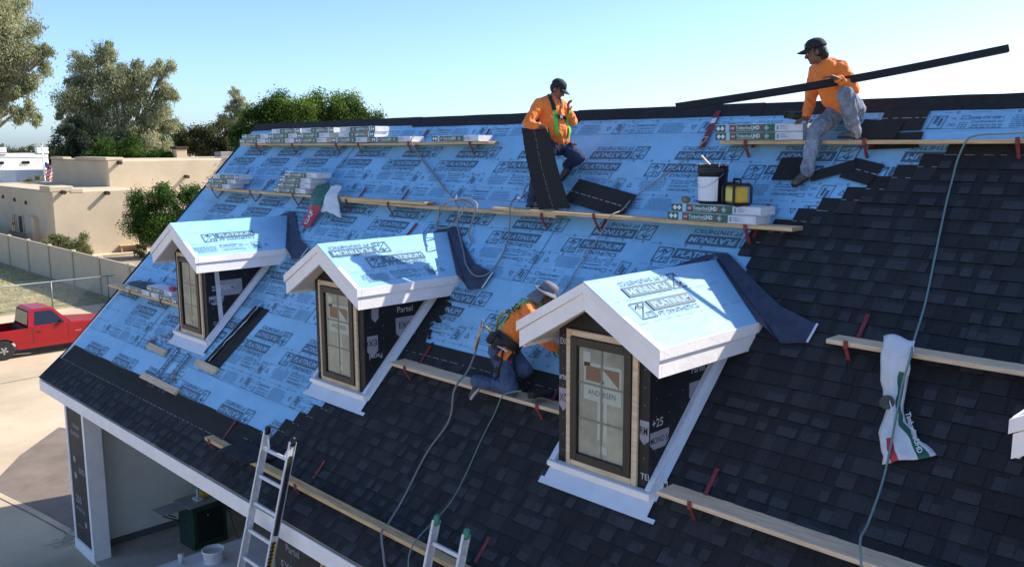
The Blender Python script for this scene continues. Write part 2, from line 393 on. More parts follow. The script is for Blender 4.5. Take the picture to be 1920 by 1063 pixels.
# blue underlayment: horizontal sheets lapped up the slope, printed
SHEETS = [(.64, VK + .06, 1.24), (1.79, 1.19, 2.39), (2.94, 2.34, 3.54), (4.09, 3.49, 4.69), (5.24, 4.64, 5.84), (6.39, 5.79, 6.16)]
def printed_logo(inverted):
    b = MB(); s = -1 if inverted else 1; R = Matrix.Rotation(math.pi if inverted else 0, 4, 'Z')
    def Q(x0, x1, y0, y1, z, mi, sk=.08):
        b.quad(*[R @ V((x + y * sk, y, z)) for x, y in ((x0, y0), (x1, y0), (x1, y1), (x0, y1))], mi=mi)
    # boxed house-and-arrow mark
    x0, x1, y0, y1, t = -.42, -.22, -.085, .115, .012
    Q(x0, x1, y0, y0 + t, 0, 0); Q(x0, x1, y1 - t, y1, 0, 0); Q(x0, x0 + t, y0 + t, y1 - t, 0, 0); Q(x1 - t, x1, y0 + t, y1 - t, 0, 0)
    def stroke(pts, w=.014):
        for (p, q) in zip(pts, pts[1:]):
            p = V((p[0], p[1], 0)); q = V((q[0], q[1], 0)); d = (q - p).normalized(); n = V((-d.y, d.x, 0)) * w / 2
            b.quad(*[R @ V((c.x + c.y * .12, c.y, 0)) for c in (p - n, q - n, q + n, p + n)], mi=0)
    stroke([(-.40, -.07), (-.24, .10)], .01); stroke([(-.385, .045), (-.335, .09), (-.285, .045)], .016); stroke([(-.335, .03), (-.335, .085)], .014)
    b.text('FT', .085, -.335, -.068, 0, 0, shear=.2, off=.01, M=R)
    Q(-.20, .40, -.012, .118, 0, 1)
    b.text('PLATINUM', .100, -.165, .018, .0006, 2, shear=.14, off=.010, sx=1.12, M=R)
    b.text('FT SYNTHETICS', .076, -.19, -.083, 0, 0, shear=.18, off=.010, sx=1.04, M=R)
    return b.mesh('printed_logo', [m('ink'), m('ink2'), m('letter')])
def printed_notes(inverted, k):
    rnd = random.Random(k); b = MB(); R = Matrix.Rotation(math.pi if inverted else 0, 4, 'Z')
    def Q(x0, x1, y0, y1, mi=0): b.quad(*[R @ V((x + y * .12, y, 0)) for x, y in ((x0, y0), (x1, y0), (x1, y1), (x0, y1))], mi=mi)
    def frame(x0, x1, y0, y1, t=.006): Q(x0, x1, y0, y0 + t); Q(x0, x1, y1 - t, y1); Q(x0, x0 + t, y0, y1); Q(x1 - t, x1, y0, y1)
    for r in range(6):                             # lines of small print, word by word
        y = .075 - r * .026; x = -.50 + (.05 if r > 3 else 0)
        while x < -.16:
            w = rnd.uniform(.014, .05); Q(x, min(x + w, -.15), y - .005, y + .004, 1); x += w + .009
    b.text('i FT SYNTHETICS', .036, -.10, .0, 0, 0, shear=.2, off=.008, M=R); b.text('1-844-353-9839', .044, -.10, -.052, 0, 0, shear=.2, off=.012, M=R)
    for r in range(2):
        x = -.10
        while x < .16: w = rnd.uniform(.02, .06); Q(x, x + w, .05 + r * .03, .062 + r * .03, 1); x += w + .012
    frame(.40, .53, -.07, .095, .008); Q(.43, .455, -.04, .06); Q(.47, .50, -.06, .03)
    for a in range(3):
        for c in range(3): Q(.20 + c * .026, .213 + c * .026, .02 + a * .026, .033 + a * .026)
    b.text('FSC', .03, .31, -.045, 0, 0, off=.006, M=R); b.text('OC', .05, .295, .03, 0, 0, off=.004, M=R); frame(.20, .275, -.065, -.02, .006)
    pts = [(.60, -.02), (.66, -.02), (.63, .04)]
    for p, q in zip(pts, pts[1:] + pts[:1]):
        p = V((p[0], p[1], 0)); q = V((q[0], q[1], 0)); d = (q - p).normalized(); n = V((-d.y, d.x, 0)) * .004
        b.quad(*[R @ c for c in (p - n, q - n, q + n, p + n)], mi=0)
    return b.mesh('printed_notes', [m('ink2'), m('ink3')])
def stuffp(*a): return stuff(place(*a))
LOGO = {0: printed_logo(False), 1: printed_logo(True)}; NOTES = {0: printed_notes(False, 3), 1: printed_notes(True, 4)}
def covered(u, v, w):
    """True where the print would lie wholly under laid shingles or outside the roof"""
    if u - w < .03 and w > 0: return True
    if v < VK + .1 or v > 6.05: return True
    if v < 1.5: return u + w * .2 > u_start(v) + .35
    if v < 2.45: return u > 8.1
    return u - w * .3 > u_start(v) + .1
M_['ring'] = M_['ink2']; M_['dot'] = mat('faded_yellow_print_dot', (.30, .36, .16), .6, .1, 10)
PH = (.70, .30, .90, .103, .635, .2)
for si, (vc, v0, v1) in enumerate(SHEETS):
    ue = min(UEND, 8.6 if v1 < 1.4 else 9.6 if v1 < 2.45 else UEND if v1 > 4.5 else 12.7)
    b = MB(); nx = 150; n0 = .0005 + .0002 * si
    # slightly wavy sheet with a lifted lap edge
    ny = 14; vs = []
    for j in range(ny + 1):
        for i in range(nx + 1):
            u = ue * i / nx + .004; v = v0 + (v1 - v0) * j / ny + (.012 * noise.noise(V((u * .9, si * 7, 0))) if j == 0 else 0)
            lift = max(0, min(1, ((u_start(v) if not 1.5 < v < 2.5 else 8.1) - .15 - u) / .6)); n = n0 + (.0006 + .0026 * (max(0, noise.noise(V((u * 1.9 + v, v * 2.6 - u * .8, si)))) ** .7) * lift) * (1 if 0 < j < ny else .35) + (.0012 if j == 0 else 0)
            vs.append(RF @ V((u, v, n)))
    b.add(vs, [(j * (nx + 1) + i, j * (nx + 1) + i + 1, (j + 1) * (nx + 1) + i + 1, (j + 1) * (nx + 1) + i) for j in range(ny) for i in range(nx)])
    b.build('underlayment_sheet', m('blue'), roof, smooth=True)
    hp = .0062
    for k in range(14):
        for (me, dv, du, w) in ((LOGO[0], -.01, 0, .42), (LOGO[1], .285, .267, .42), (NOTES[0], -.235, .08, .6), (NOTES[1], -.47, -.32, .6)):
            u = PH[si] + du + 1.255 * (k - 1); v = vc + dv
            if not (v0 - .02 < v - .07 and v + .07 < v1 + .02): 
                if not (v0 < v < v1): continue
            if covered(u, v, w) or u > ue + .2: continue
            stuffp('printed_logo' if w < .5 else 'printed_notes', me, roof, RF @ Matrix.Translation((u, v, hp)))
    # dashed guide lines with nail rings
    b = MB()
    if si: b.quad(*[RF @ V((u, v0 + dv, hp)) for u, dv in ((.02, .030), (min(ue, (8.1 if v0 < 2.3 else u_start(v0) - .1)), .030), (min(ue, (8.1 if v0 < 2.3 else u_start(v0) - .1)), .034), (.02, .034))], mi=2)
    for dv in (.145, -.125, -.36, -.60):
        v = vc + dv
        if not (v0 + .02 < v < v1 - .01): continue
        u = .05
        while u < ue:
            if not covered(u + .45, v, 0):
                w = random.uniform(.05, .17)
                b.quad(*[RF @ V(q) for q in ((u, v - .0018, hp - .0006), (u + w, v - .0018, hp - .0006), (u + w, v + .0018, hp - .0006), (u, v + .0018, hp - .0006))], mi=0)
                if random.random() < .8:
                    c = u + w + .04; r0, r1 = .008, .016; seg = 8
                    for q in range(seg):
                        a0, a1 = 2 * math.pi * q / seg, 2 * math.pi * (q + 1) / seg
                        b.quad(*[RF @ V((c + r * math.cos(a), v + r * math.sin(a) * 1.15, hp)) for r, a in ((r0, a0), (r1, a0), (r1, a1), (r0, a1))], mi=0 if random.random() < .72 else 1)
            u += .24
    stuff(b.build('printed_guide_lines', [m('ink3'), m('dot'), m('ink2')], roof))
# vertical sheet joints
for (u, v0, v1) in ((4.05, 4.66, 5.82), (9.45, 3.52, 4.66), (6.1, 2.36, 3.5), (2.2, 1.2, 2.35)):
    b = MB(); b.box(u - .004, u + .004, v0, v1, .0035, .0075, 0, RF); b.build('sheet_joint', m('ink2'), roof)
# patch of vertically laid sheet below the left dormer, its print turned sideways
for (u, v, mi) in ((3.55, 1.02, 0), (3.95, 1.0, 0)):
    stuffp('printed_logo', LOGO[0], roof, RF @ Matrix.Translation((u, v, .0072)) @ Matrix.Rotation(math.pi / 2, 4, 'Z'))
# mud smears under the left dormer
M_['mud'] = mat('brown_dust_smear', (.22, .21, .20), .95, .25, 6)
for (u, v, w, h, s) in ((3.05, 1.52, .36, .16, 1), (4.0, 1.0, .3, .2, 2), (2.6, 1.35, .2, .12, 3), (7.3, .95, .18, .1, 4)):
    b = MB(); rnd = random.Random(s)
    for q in range(110):
        x, y = rnd.gauss(0, .42) * w, rnd.gauss(0, .42) * h; r = rnd.uniform(.004, .02) ; pts = [(u + x + r * 1.6 * math.cos(a) * rnd.uniform(.5, 1.2), v + y + r * math.sin(a) * rnd.uniform(.5, 1.2), .0080) for a in [k * 1.0472 for k in range(6)]]
        b.poly([RF @ V(p) for p in pts])
    stuff(b.build('dust_smear', m('mud'), roof))
# ridge roll: felt caps lapped along the ridge, hanging over both slopes
u = .0; k = 0
while u < UEND:
    w = [2.9, 2.3, 3.4, 2.6, 3.0][k % 5]; b = MB(); lo = 6.06 + [.0, .02, -.015, .01][k % 4]; th = .006 + .006 * (k % 2); seg = 10; vs = []
    for i in range(seg + 1):
        x = u + (w + .12) * i / seg; wob = .012 * noise.noise(V((x * 2, k, 3)))
        for (dv, nn) in ((lo + wob, th), (VR - .012, th + .012),):
            vs.append(RF @ V((x, dv, nn)))
        vs.append(V((x, YR, ZR + .028 + th + wob * .6)))
        q = RF @ V((x, VR - .012, th + .012)); vs.append(V((q.x, 2 * YR - q.y, q.z)))
        q = RF @ V((x, lo - .05, th)); vs.append(V((q.x, 2 * YR - q.y, q.z)))
    b.add(vs, [(i * 5 + j, (i + 1) * 5 + j, (i + 1) * 5 + j + 1, i * 5 + j + 1) for i in range(seg) for j in range(4)])
    o = b.build('ridge_cap', m('felt'), roof); sm = o.modifiers.new('Solidify', 'SOLIDIFY'); sm.thickness = .006
    u += w; k += 1

# eave trim and porch below
b = MB(); b.box(-.01, UEND, -.030, -.003, 2.975, 3.168); b.build('fascia_board', m('white'), house, bevel=.004)
b = MB(); b.box(.05, UEND, -.002, .36, 2.978, 2.99); b.build('soffit', m('white'), house)
b = MB(); b.prism([(.035, .0, 3.16), (.035, YR, ZR - .06), (.035, 2 * YR, 3.16), (.035, 2 * YR, 2.97), (.035, YR, ZR - .26), (.035, .0, 2.97)], (.035, 0, 0)); b.build('rake_board', m('white'), house, fix=True)
M_['stucco'] = mat('grey_green_plaster', (.74, .71, .62), .9, .06, 2, .1, 60)
b = MB(); b.prism([(.13, .58, 0), (.13, .58, 3.0), (.13, YR, ZR - .35), (.13, 8.1, 3.0), (.13, 8.1, 0)], (.47, 0, 0)); b.build('end_wall', m('stucco'), house, fix=True)
b = MB(); b.box(.602, .625, .6, 7.9, .05, .17); b.build('wall_base_strip', mat('dark_base_strip', (.12, .115, .11), .8), house)
pier = MB().box(.13, 1.08, .31, .57, 0.0, 2.97).build('wall_pier', m('white'), house)
b = MB(); b.box(.215, .985, .303, .309, .22, 2.95); b.build('membrane_panel', mat('dusty_black_membrane', (.045, .038, .034), .7, .3, 3, .2, 12), pier)
b = MB(); b.box(.13, .21, .29, .309, 0.05, 2.97); b.build('corner_trim', m('white'), pier)
b = MB(); b.box(.99, 1.08, .29, .309, 0.05, 2.97); b.build('corner_trim', m('white'), pier)
b = MB(); b.box(.12, 1.09, .285, .309, 0.0, .20); b.build('base_trim', m('white'), pier)
PT = Matrix(((1, 0, 0, 0), (0, 0, -1, .3015), (0, 1, 0, 0), (0, 0, 0, 1)))      # print on a wall that faces -Y
b = MB()
for (t, x, z, s) in (('Partel', .5, 2.35, .12), ('EXOPERM', .33, 2.2, .10), ('250', .32, .95, .2), ('MONO SA', .30, .8, .1), ('partel.com', .32, .5, .07), ('EXO', .62, 1.55, .14)): b.text(t, s, x, z, 0, 0, off=.01, M=PT)
for (x, z) in ((.42, 1.75), (.42, 1.45), (.75, .62)):
    b.poly([PT @ V((x + .06 * math.cos(a * .52), z + .06 * math.sin(a * .52), 0)) for a in range(12)])
stuff(b.build('membrane_printing', m('wrap_print'), pier))
b = MB(); b.box(7.45, UEND, .31, .45, 0.0, 2.972); fw = b.build('front_wall', mat('dusty_black_wall_membrane', (.04, .035, .032), .7, .3, 3, .2, 12), house)
b = MB(); b.box(8.50, 8.56, .285, .309, .3, 2.96); b.build('window_stud', m('wood'), fw)
b = MB(); b.box(8.62, 9.6, .29, .309, .9, 2.9); b.build('window_opening', m('darkglass'), fw)
PW = PT.copy(); PW[1][3] = .3045; b = MB()
for (t, x, z, s) in (('Partel', 7.72, 2.55, .13), ('EXOPERM', 7.6, 2.3, .15), ('250', 7.6, 2.0, .2), ('MONO SA', 7.95, 2.05, .1)): b.text(t, s, x, z, 0, 0, off=.01, M=PW)
stuff(b.build('membrane_printing', m('wrap_print'), fw))
b = MB(); b.box(.6, UEND, 5.5, 5.7, 0.05, 2.972); b.build('back_wall', m('stucco'), house)
b = MB(); b.box(.6, UEND, .6, 5.5, 2.976, 3.0); b.build('porch_ceiling', m('soffit'), house)
b = MB(); b.prism([(UEND, .3, 0), (UEND, .3, 3.0), (UEND, YR, ZR - .3), (UEND, 8.1, 3.0), (UEND, 8.1, 0)], (-.2, 0, 0)); b.build('end_wall', m('stucco'), house, fix=True)
b = MB(); b.box(.6, UEND - .2, 8.0, 8.1, 0.0, 2.972); b.build('rear_wall', m('stucco'), house)

# ------------------------------------------------------------------ dormers
YF, ZA, WD, ZT, ZB, YW, WW = .898, 6.048, .7576, 5.615, 5.377, 1.152, .502
def roofY(z): return (z - Z0) / TP
SL = math.atan2(ZA - ZT, WD); cs, ss = math.cos(SL), math.sin(SL)
def dormer(xd, idx):
    T = Matrix.Translation((xd, 0, 0)); zs = ZT - .10                      # soffit level
    zw = Z0 + TP * YW
    # body: front gable wall and cheeks in black membrane
    b = MB(); zin = ZA - .16
    b.prism([(-WW, YW, zw - .25), (WW, YW, zw - .25), (WW, YW, ZT - .02), (0, YW, zin), (-WW, YW, ZT - .02)], (0, .06, 0))
    for s in (-1, 1):
        yb = roofY(ZT - .03)
        b.prism([(s * WW, YW + .06, zw - .1), (s * WW, yb, ZT - .03), (s * WW, YW + .06, ZT - .03)], (-s * .06, 0, 0))
    d = b.build('dormer', m('wrap'), house, T, fix=True)
    d["label"] = ['left', 'middle', 'right', 'cut-off right-hand'][idx] + ' white gabled dormer with black membrane walls and a bronze window'
    def part(b, name, mt, **k): return b.build(name, mt, d, T, **k)
    # roof slabs
    for s in (-1, 1):
        yE, yA = roofY(ZT), roofY(ZA)
        b = MB(); top = [(0, YF + .02, ZA - .012), (s * (WD - .02), YF + .02, ZT - .002), (s * (WD - .02), yE, ZT - .002), (0, yA, ZA - .012)]
        b.prism(top, (0, 0, -.075)); part(b, 'roof_slab', m('soffit'), fix=True)
        # blue sheet, edges slightly rolled over
        b = MB(); nx, ny = 12, 6; vs = []
        for j in range(ny + 1):
            q = j / ny * 1.012
            for i in range(nx + 1):
                x = s * WD * q; z = ZA - (ZA - ZT) * q; yend = roofY(z) + .0; y = YF - .006 + (yend - YF) * i / nx
                vs.append((x, y + (.006 * noise.noise(V((x * 7, idx, 1))) if i == 0 else 0), z + .004 + .004 * max(0, noise.noise(V((x * 3 + idx * 5, y * 3, 2))))))
        b.add(vs, [(j * (nx + 1) + i, j * (nx + 1) + i + 1, (j + 1) * (nx + 1) + i + 1, (j + 1) * (nx + 1) + i)[::1 if s < 0 else -1] for j in range(ny) for i in range(nx)])
        part(b, 'underlayment_sheet', m('blue'), smooth=True)
        # rake boards: a deep one and a proud upper one
        for (z0, z1, y0, y1, nm, xo) in ((.235, .088, YF + .012, YF + .045, 'rake_board', .004), (.088, .003, YF - .008, YF + .045, 'rake_cap_board', .024)):
            b = MB(); b.prism([(0, y0, ZA - z0), (s * (WD + xo), y0, ZT - z0), (s * (WD + xo), y0, ZT - z1), (0, y0, ZA - z1)], (0, y1 - y0, 0)); part(b, nm, m('white'), fix=True)
        # eave fascia running back to the main roof
        for (z0, z1, x0, x1, nm) in ((.235, .090, WD - .03, WD + .004, 'eave_board'), (.088, .0, WD - .03, WD + .024, 'eave_cap_board')):
            b = MB(); ya, yb = roofY(ZT - z0), roofY(ZT - z1); b.prism([(s * x0, YF + .048, ZT - z0), (s * x0, ya, ZT - z0), (s * x0, yb, ZT - z1), (s * x0, YF + .048, ZT - z1)], (s * (x1 - x0), 0, 0)); part(b, nm, m('white'), fix=True)
        # soffit
        zi = ZT - .205 + (WD - WW) * (ZA - ZT) / WD; ys = roofY(ZT - .21)
        b = MB(); b.prism([(s * (WW + .001), YW, zi), (s * (WD - .032), YW, ZT - .20), (s * (WD - .032), ys, ZT - .20), (s * (WW + .001), ys, zi)], (0, 0, .012)); part(b, 'soffit', m('soffit'), fix=True)
        b = MB(); b.prism([(0, YF + .05, ZA - .185), (s * (WD - .04), YF + .05, ZT - .20), (s * (WD - .04), YW - .002, ZT - .20), (0, YW - .002, ZA - .185)], (0, 0, .012)); part(b, 'rake_soffit', m('soffit'), fix=True)
        # white sloping base trim along the cheek, with a flashing leaf
        b = MB(); b.box(s * (WW + .003), s * (WW + .055), 1.66, 3.12, .0145, .092, 0, RF); part(b, 'cheek_trim', m('white_metal'), bevel=.003)
        b = MB(); b.box(s * (WW + .056), s * (WW + .115), 1.62, 3.1, .030, .033, 0, RF); part(b, 'step_flashing', m('white_metal'))
    # print on the visible slope: x runs back along the ridge, y up to the ridge
    PF = Matrix(((0, -cs, ss, 0), (1, 0, 0, YF), (0, ss, cs, ZA), (0, 0, 0, 1)))
    sh = [(.02, .0), (.10, .12), (.35, -.12), (.2, .1)][idx]
    for (x, y, me, nm) in ((.35 + sh[0], -.17, 1, 'printed_logo'), (1.5 + sh[0], -.17, 1, 'printed_logo'), (.72 + sh[1], -.47, 0, 'printed_logo'), (-.43 + sh[1], -.47, 0, 'printed_logo'), (.55 + sh[1], -.74, 2, 'printed_notes'), (1.87 + sh[1], -.47, 0, 'printed_logo')):
        ln = roofY(ZA + y * ss) - YF; hw = .42 if me < 2 else .52
        if x - hw < .0 or x + hw > ln - .05: continue
        stuffp(nm, LOGO[me] if me < 2 else NOTES[0], d, T @ PF @ Matrix.Translation((x, y, .0125)))
    # guide lines
    b = MB()
    for y in (-.31, -.6):
        x = .08
        while x < 1.5: w = random.uniform(.06, .16); b.quad(*[PF @ V(q) for q in ((x, y, .0112), (x + w, y, .0112), (x + w, y + .004, .0112), (x, y + .004, .0112))]); x += w + .07
    stuff(part(b, 'printed_guide_lines', m('ink3')))
    # valley flashing: bent dark sheet lying half on the dormer roof and half on the main slope
    E_ = RF.inverted() @ V((0, roofY(ZA), ZA)); F_ = RF.inverted() @ V((WD, roofY(ZT), ZT)); E2, F2 = V((E_.x, E_.y)), V((F_.x, F_.y))
    b = MB(); rn = .034; cr = [E2 + V((-.04, .04)), F2.lerp(E2, .5), F2, F2 + (F2 - E2).normalized() * .36]
    outer = [E2 + V((.12, .05)), V((.55, 3.86)), V((.86, 3.66)), V((1.27, 3.52 + .04 * (idx == 1)))]; tip = V((1.25, 3.33))
    for k in range(3): b.quad(RF @ V((cr[k].x, cr[k].y, rn + .012)), RF @ V((cr[k + 1].x, cr[k + 1].y, rn + .012)), RF @ V((outer[k + 1].x, outer[k + 1].y, rn)), RF @ V((outer[k].x, outer[k].y, rn)))
    b.poly([RF @ V((q.x, q.y, nn)) for q, nn in ((cr[3], rn + .012), (tip, rn + .006), (outer[3], rn + .014))])
    o = part(b, 'valley_flashing', m('flash')); sm = o.modifiers.new('Solidify', 'SOLIDIFY'); sm.thickness = .004
    b = MB(); pe = [(0.0, -.0), (.0, -.875)]
    xs = lambda y: roofY(ZA + y * ss) - YF
    c3 = PF.inverted() @ (RF @ V((cr[3].x, cr[3].y, rn + .012)))
    b.quad(PF @ V((xs(0) - .05, 0.0, .018)), PF @ V((xs(-.875) - .12, -.875, .018)), PF @ V((xs(-.875) + .01, -.875, .03)), PF @ V((xs(0) + .03, .0, .03)))
    b.poly([PF @ V((xs(-.875) - .12, -.875, .018)), PF @ V((xs(-.875) - .13, -1.05, .012)), PF @ V((c3.x, c3.y, c3.z)), PF @ V((xs(-.875) + .01, -.875, .03))])
    o = part(b, 'valley_flashing', m('flash')); sm = o.modifiers.new('Solidify', 'SOLIDIFY'); sm.thickness = .004
    b = MB(); b.bar(RF @ V((tip.x, tip.y, .046)), RF @ V((outer[3].x, outer[3].y, .054)), .02, .006); part(b, 'flashing_edge', m('white_metal'))
    # left side valley, simpler
    b = MB(); b.poly([RF @ V(q) for q in ((0, E2.y + .04, .034), (-.14, E2.y + .02, .03), (-.95, F2.y + .14, .03), (-1.1, F2.y - .1, .03), (-WD, F2.y, .034))]); o = part(b, 'valley_flashing', m('flash'))
    # sill, apron
    b = MB(); b.box(-.575, .575, YW - .085, YW - .001, zw + .005, zw + .055); part(b, 'sill', m('white'), bevel=.006)
    b = MB(); b.box(-.555, .555, YW - .062, YW - .002, zw - .10, zw + .003); part(b, 'sill_apron', m('white'), bevel=.004)
    vw = YW / CPH
    b = MB(); b.poly([RF @ V(q) for q in ((-.60, 1.435, .031), (.685, 1.435, .031), (.685, 1.475, .031), (.60, 1.475, .031), (.60, vw, .036), (-.56, vw, .036), (-.56, 1.5, .031), (-.60, 1.5, .031))]); o = part(b, 'apron_flashing', m('white_metal')); sm = o.modifiers.new('Solidify', 'SOLIDIFY'); sm.thickness = .003
    # window: wood surround, dark frame, bars, backing, pane
    y0 = YW; wx0, wx1, wz0, wz1 = -.395, .395, zw + .055, 5.575
    def ring(x0, x1, z0, z1, t, ya, yb, mt, nm, tt=None):
        tt = tt or t
        for (a, c, e, g) in ((x0, x0 + t, z0, z1), (x1 - t, x1, z0, z1), (x0 + t, x1 - t, z0, z0 + tt), (x0 + t, x1 - t, z1 - tt, z1)):
            b = MB(); b.box(a + .001, c - .001, ya, yb, e + .001, g - .001); part(b, nm, mt, bevel=.003)
    ring(wx0, wx1, wz0, wz1, .058, y0 - .028, y0 - .002, m('woodpale'), 'window_casing')
    ring(wx0 + .06, wx1 - .06, wz0 + .06, wz1 - .06, .075, y0 - .045, y0 - .003, m('frame'), 'window_frame')
    gx0, gx1, gz0, gz1 = wx0 + .135, wx1 - .135, wz0 + .135, wz1 - .135
    b = MB(); b.box(gx0, gx1, y0 - .008, y0 - .003, gz0, gz1); part(b, 'window_blind', m('backing'))
    for k in (0, 1, 2):
        zz = gz0 + (gz1 - gz0) * (k + 1) / 3 if k < 2 else None
        b = MB()
        if k < 2: b.box(gx0, gx1, y0 - .016, y0 - .011, zz - .009, zz + .009)
        else: b.box(-.009, .009, y0 - .0165, y0 - .0105, gz0, gz1)
        part(b, 'glazing_bar', m('muntin'))
    Ws = Matrix(((1, 0, 0, 0), (0, 0, -1, y0 - .0095), (0, 1, 0, 0), (0, 0, 0, 1)))
    b = MB(); zc = gz0 + (gz1 - gz0) * .5; hw = gx1 - .05
    def Q(x0, x1, z0, z1, yy, mi): b.quad(*[Ws @ V(q) for q in ((x0, z0, yy), (x1, z0, yy), (x1, z1, yy), (x0, z1, yy))], mi=mi)
    if idx:
        Q(-hw + .01, hw, zc + .02, zc + .35, 0, 0); Q(-hw + .03, -.015, zc + .19, zc + .32, .0006, 1)
        b.poly([Ws @ V(q) for q in ((.0, zc + .32, .0006), (hw - .02, zc + .17, .0006), (hw - .02, zc + .32, .0006))], mi=1); b.poly([Ws @ V(q) for q in ((-.015, zc + .19, .0008), (.03, zc + .19, .0008), (-.015, zc + .26, .0008))], mi=2)
        b.text('ANDERSEN', .068, 0, zc + .07, .0008, 2, off=.005, align='CENTER', M=Ws, sx=.9)
        Q(-.045, -.005, zc - .32, zc + .02, 0, 0); Q(.02, .06, zc - .32, zc + .02, 0, 0); Q(-hw, -hw + .08, gz1 - .17, gz1 - .04, 0, 0)
        Q(-.02, .07, gz0 + .05, gz0 + .12, .004, 0)
    else:
        Q(-.06, -.03, gz0 + .3, gz1 - .35, 0, 0); Q(-.02, .05, gz0 + .1, gz0 + .16, 0, 0)
    stuff(part(b, 'window_sticker', [m('sticker'), m('sticker_r'), m('sticker_g')]))
    b = MB(); b.quad((gx0, y0 - .024, gz0), (gx1, y0 - .024, gz0), (gx1, y0 - .024, gz1), (gx0, y0 - .024, gz1)); part(b, 'window_pane', m('glass'))
    # membrane printing on front and cheek
    PC = Matrix(((0, 0, 1, WW + .0016), (1, 0, 0, 0), (0, 1, 0, 0), (0, 0, 0, 1)))   # cheek facing +X: x runs back
    PFr = Matrix(((1, 0, 0, 0), (0, 0, -1, YW - .0016), (0, 1, 0, 0), (0, 0, 0, 1)))
    b = MB()
    def blk(x0, x1, z0, z1, P, mi=0): b.poly([P @ V(q) for q in ((x0, z0, 0), (x0 + .05, z0 - .05, 0), (x1 - .05, z0 - .05, 0), (x1, z0, 0), (x1, z1, 0), (x0, z1, 0))], mi=mi)
    e = .0008
    if idx == 0:
        blk(1.36, 1.72, 5.02, 5.2, PC, 0); b.text('25 PERM', .10, 1.24, 5.06, e, 1, off=.012, M=PC); blk(1.19, 1.42, 4.9, 4.98, PC, 0); b.text('MONO', .08, 1.2, 4.88, e, 2, off=.01, M=PC); b.text('.COM', .07, 1.22, 4.55, e, 1, off=.008, M=PC)
    elif idx == 1:
        b.text('Partel', .10, 1.62, 5.22, e, 1, off=.008, M=PC); blk(1.60, 2.02, 4.98, 5.16, PC, 0); b.text('EXOPERM', .10, 1.64, 5.03, e, 2, off=.01, M=PC)
        blk(1.19, 1.34, 4.82, 5.0, PC, 0); b.text('EXO', .10, 1.33, 4.95, e, 2, ang=math.pi, off=.01, M=PC); b.text('Partel', .08, 1.40, 4.78, e, 1, ang=math.pi, off=.008, M=PC); blk(1.26, 1.36, 5.2, 5.34, PC, 0)
    else:
        b.text('Partel', .09, 1.72, 5.22, e, 1, off=.008, M=PC); blk(1.70, 1.9, 5.02, 5.14, PC, 0); b.text('+25', .10, 1.18, 4.86, e, 1, off=.01, M=PC); blk(1.16, 1.42, 4.72, 4.82, PC, 0); b.text('MONO SA', .075, 1.165, 4.72, e, 2, off=.008, sx=.8, M=PC)
        b.text('TEL.COM', .075, .42, 4.42, 0, 1, off=.006, sx=.9, M=PFr); b.text('EXO', .08, -.49, 5.42, 0, 1, off=.008, M=PFr, sx=.6); b.text('arte', .085, -.5, 5.10, 0, 1, off=.008, sx=.62, M=PFr); blk(-.5, -.4, 4.86, 5.02, PFr, 0); b.text('XO', .10, -.49, 4.9, -e * 0 + e, 2, off=.01, sx=.6, M=PFr)
        blk(.405, .5, 4.76, 4.92, PFr, 0); b.text('RM', .10, .405, 4.8, e, 2, off=.01, sx=.6, M=PFr); b.text('SA', .08, .045, 5.64, 0, 1, ang=math.pi / 2, off=.008, M=PFr)
    for k in range(7):
        for j in range(5):
            y = 1.24 + j * .18; z = 4.5 + k * .15
            if z > Z0 + TP * y + .1 and z < 5.45: b.box(-.004, .004, -.004, .004, -.0003, .0004, 0, PC @ Matrix.Translation((y, z, 0)))
    for k in range(8):
        for x in (-.45, .45): b.box(x - .004, x + .004, -.004, .004, -.0003, .0004, 0, PFr @ Matrix.Translation((0, 4.45 + k * .15, 0)))
    stuff(part(b, 'membrane_printing', [m('wrap_print'), m('wrap_light'), m('wrap')]))
    if idx == 0:
        b = MB(); b.quad(*[V(q) for q in ((WW + .004, 1.33, 4.45), (WW + .004, 1.40, 4.52), (WW + .004, 1.36, 5.4), (WW + .004, 1.29, 5.4))]); part(b, 'tape_strip', m('plasticgrey'))
    return d
for i in range(3): dormer(DX[i], i)
# fourth dormer: only its left rake end enters the picture
dormer(DX[3] - .02, 3)
# black mastic smeared on the blue sheet beside the middle dormer
b = MB(); rnd = random.Random(9)
for q in range(260):
    v = rnd.uniform(2.45, 3.15); x = 8.30 + abs(rnd.gauss(0, .11)) * (1.2 - .5 * (v - 2.5)); r = rnd.uniform(.01, .045)
    b.poly([RF @ V((x + r * 1.5 * math.cos(a) * rnd.uniform(.6, 1.2), v + r * math.sin(a) * rnd.uniform(.6, 1.2), .0080 + q * 5e-6)) for a in [k * .785 for k in range(8)]])
stuff(b.build('mastic_smear', m('felt'), roof))
# bare strip of black membrane beside the left dormer with crumpled white film, held by a wood block
b = MB(); b.quad(*[RF @ V(q) for q in ((4.44, 1.37, .012), (4.93, 1.37, .012), (5.08, 2.41, .012), (4.66, 2.41, .012))]); b.quad(*[RF @ V(q) for q in ((4.66, 1.36, .016), (4.70, 1.36, .016), (4.9, 2.42, .016), (4.85, 2.42, .016))], mi=1)
b.build('membrane_strip', [m('felt'), m('black')], roof)

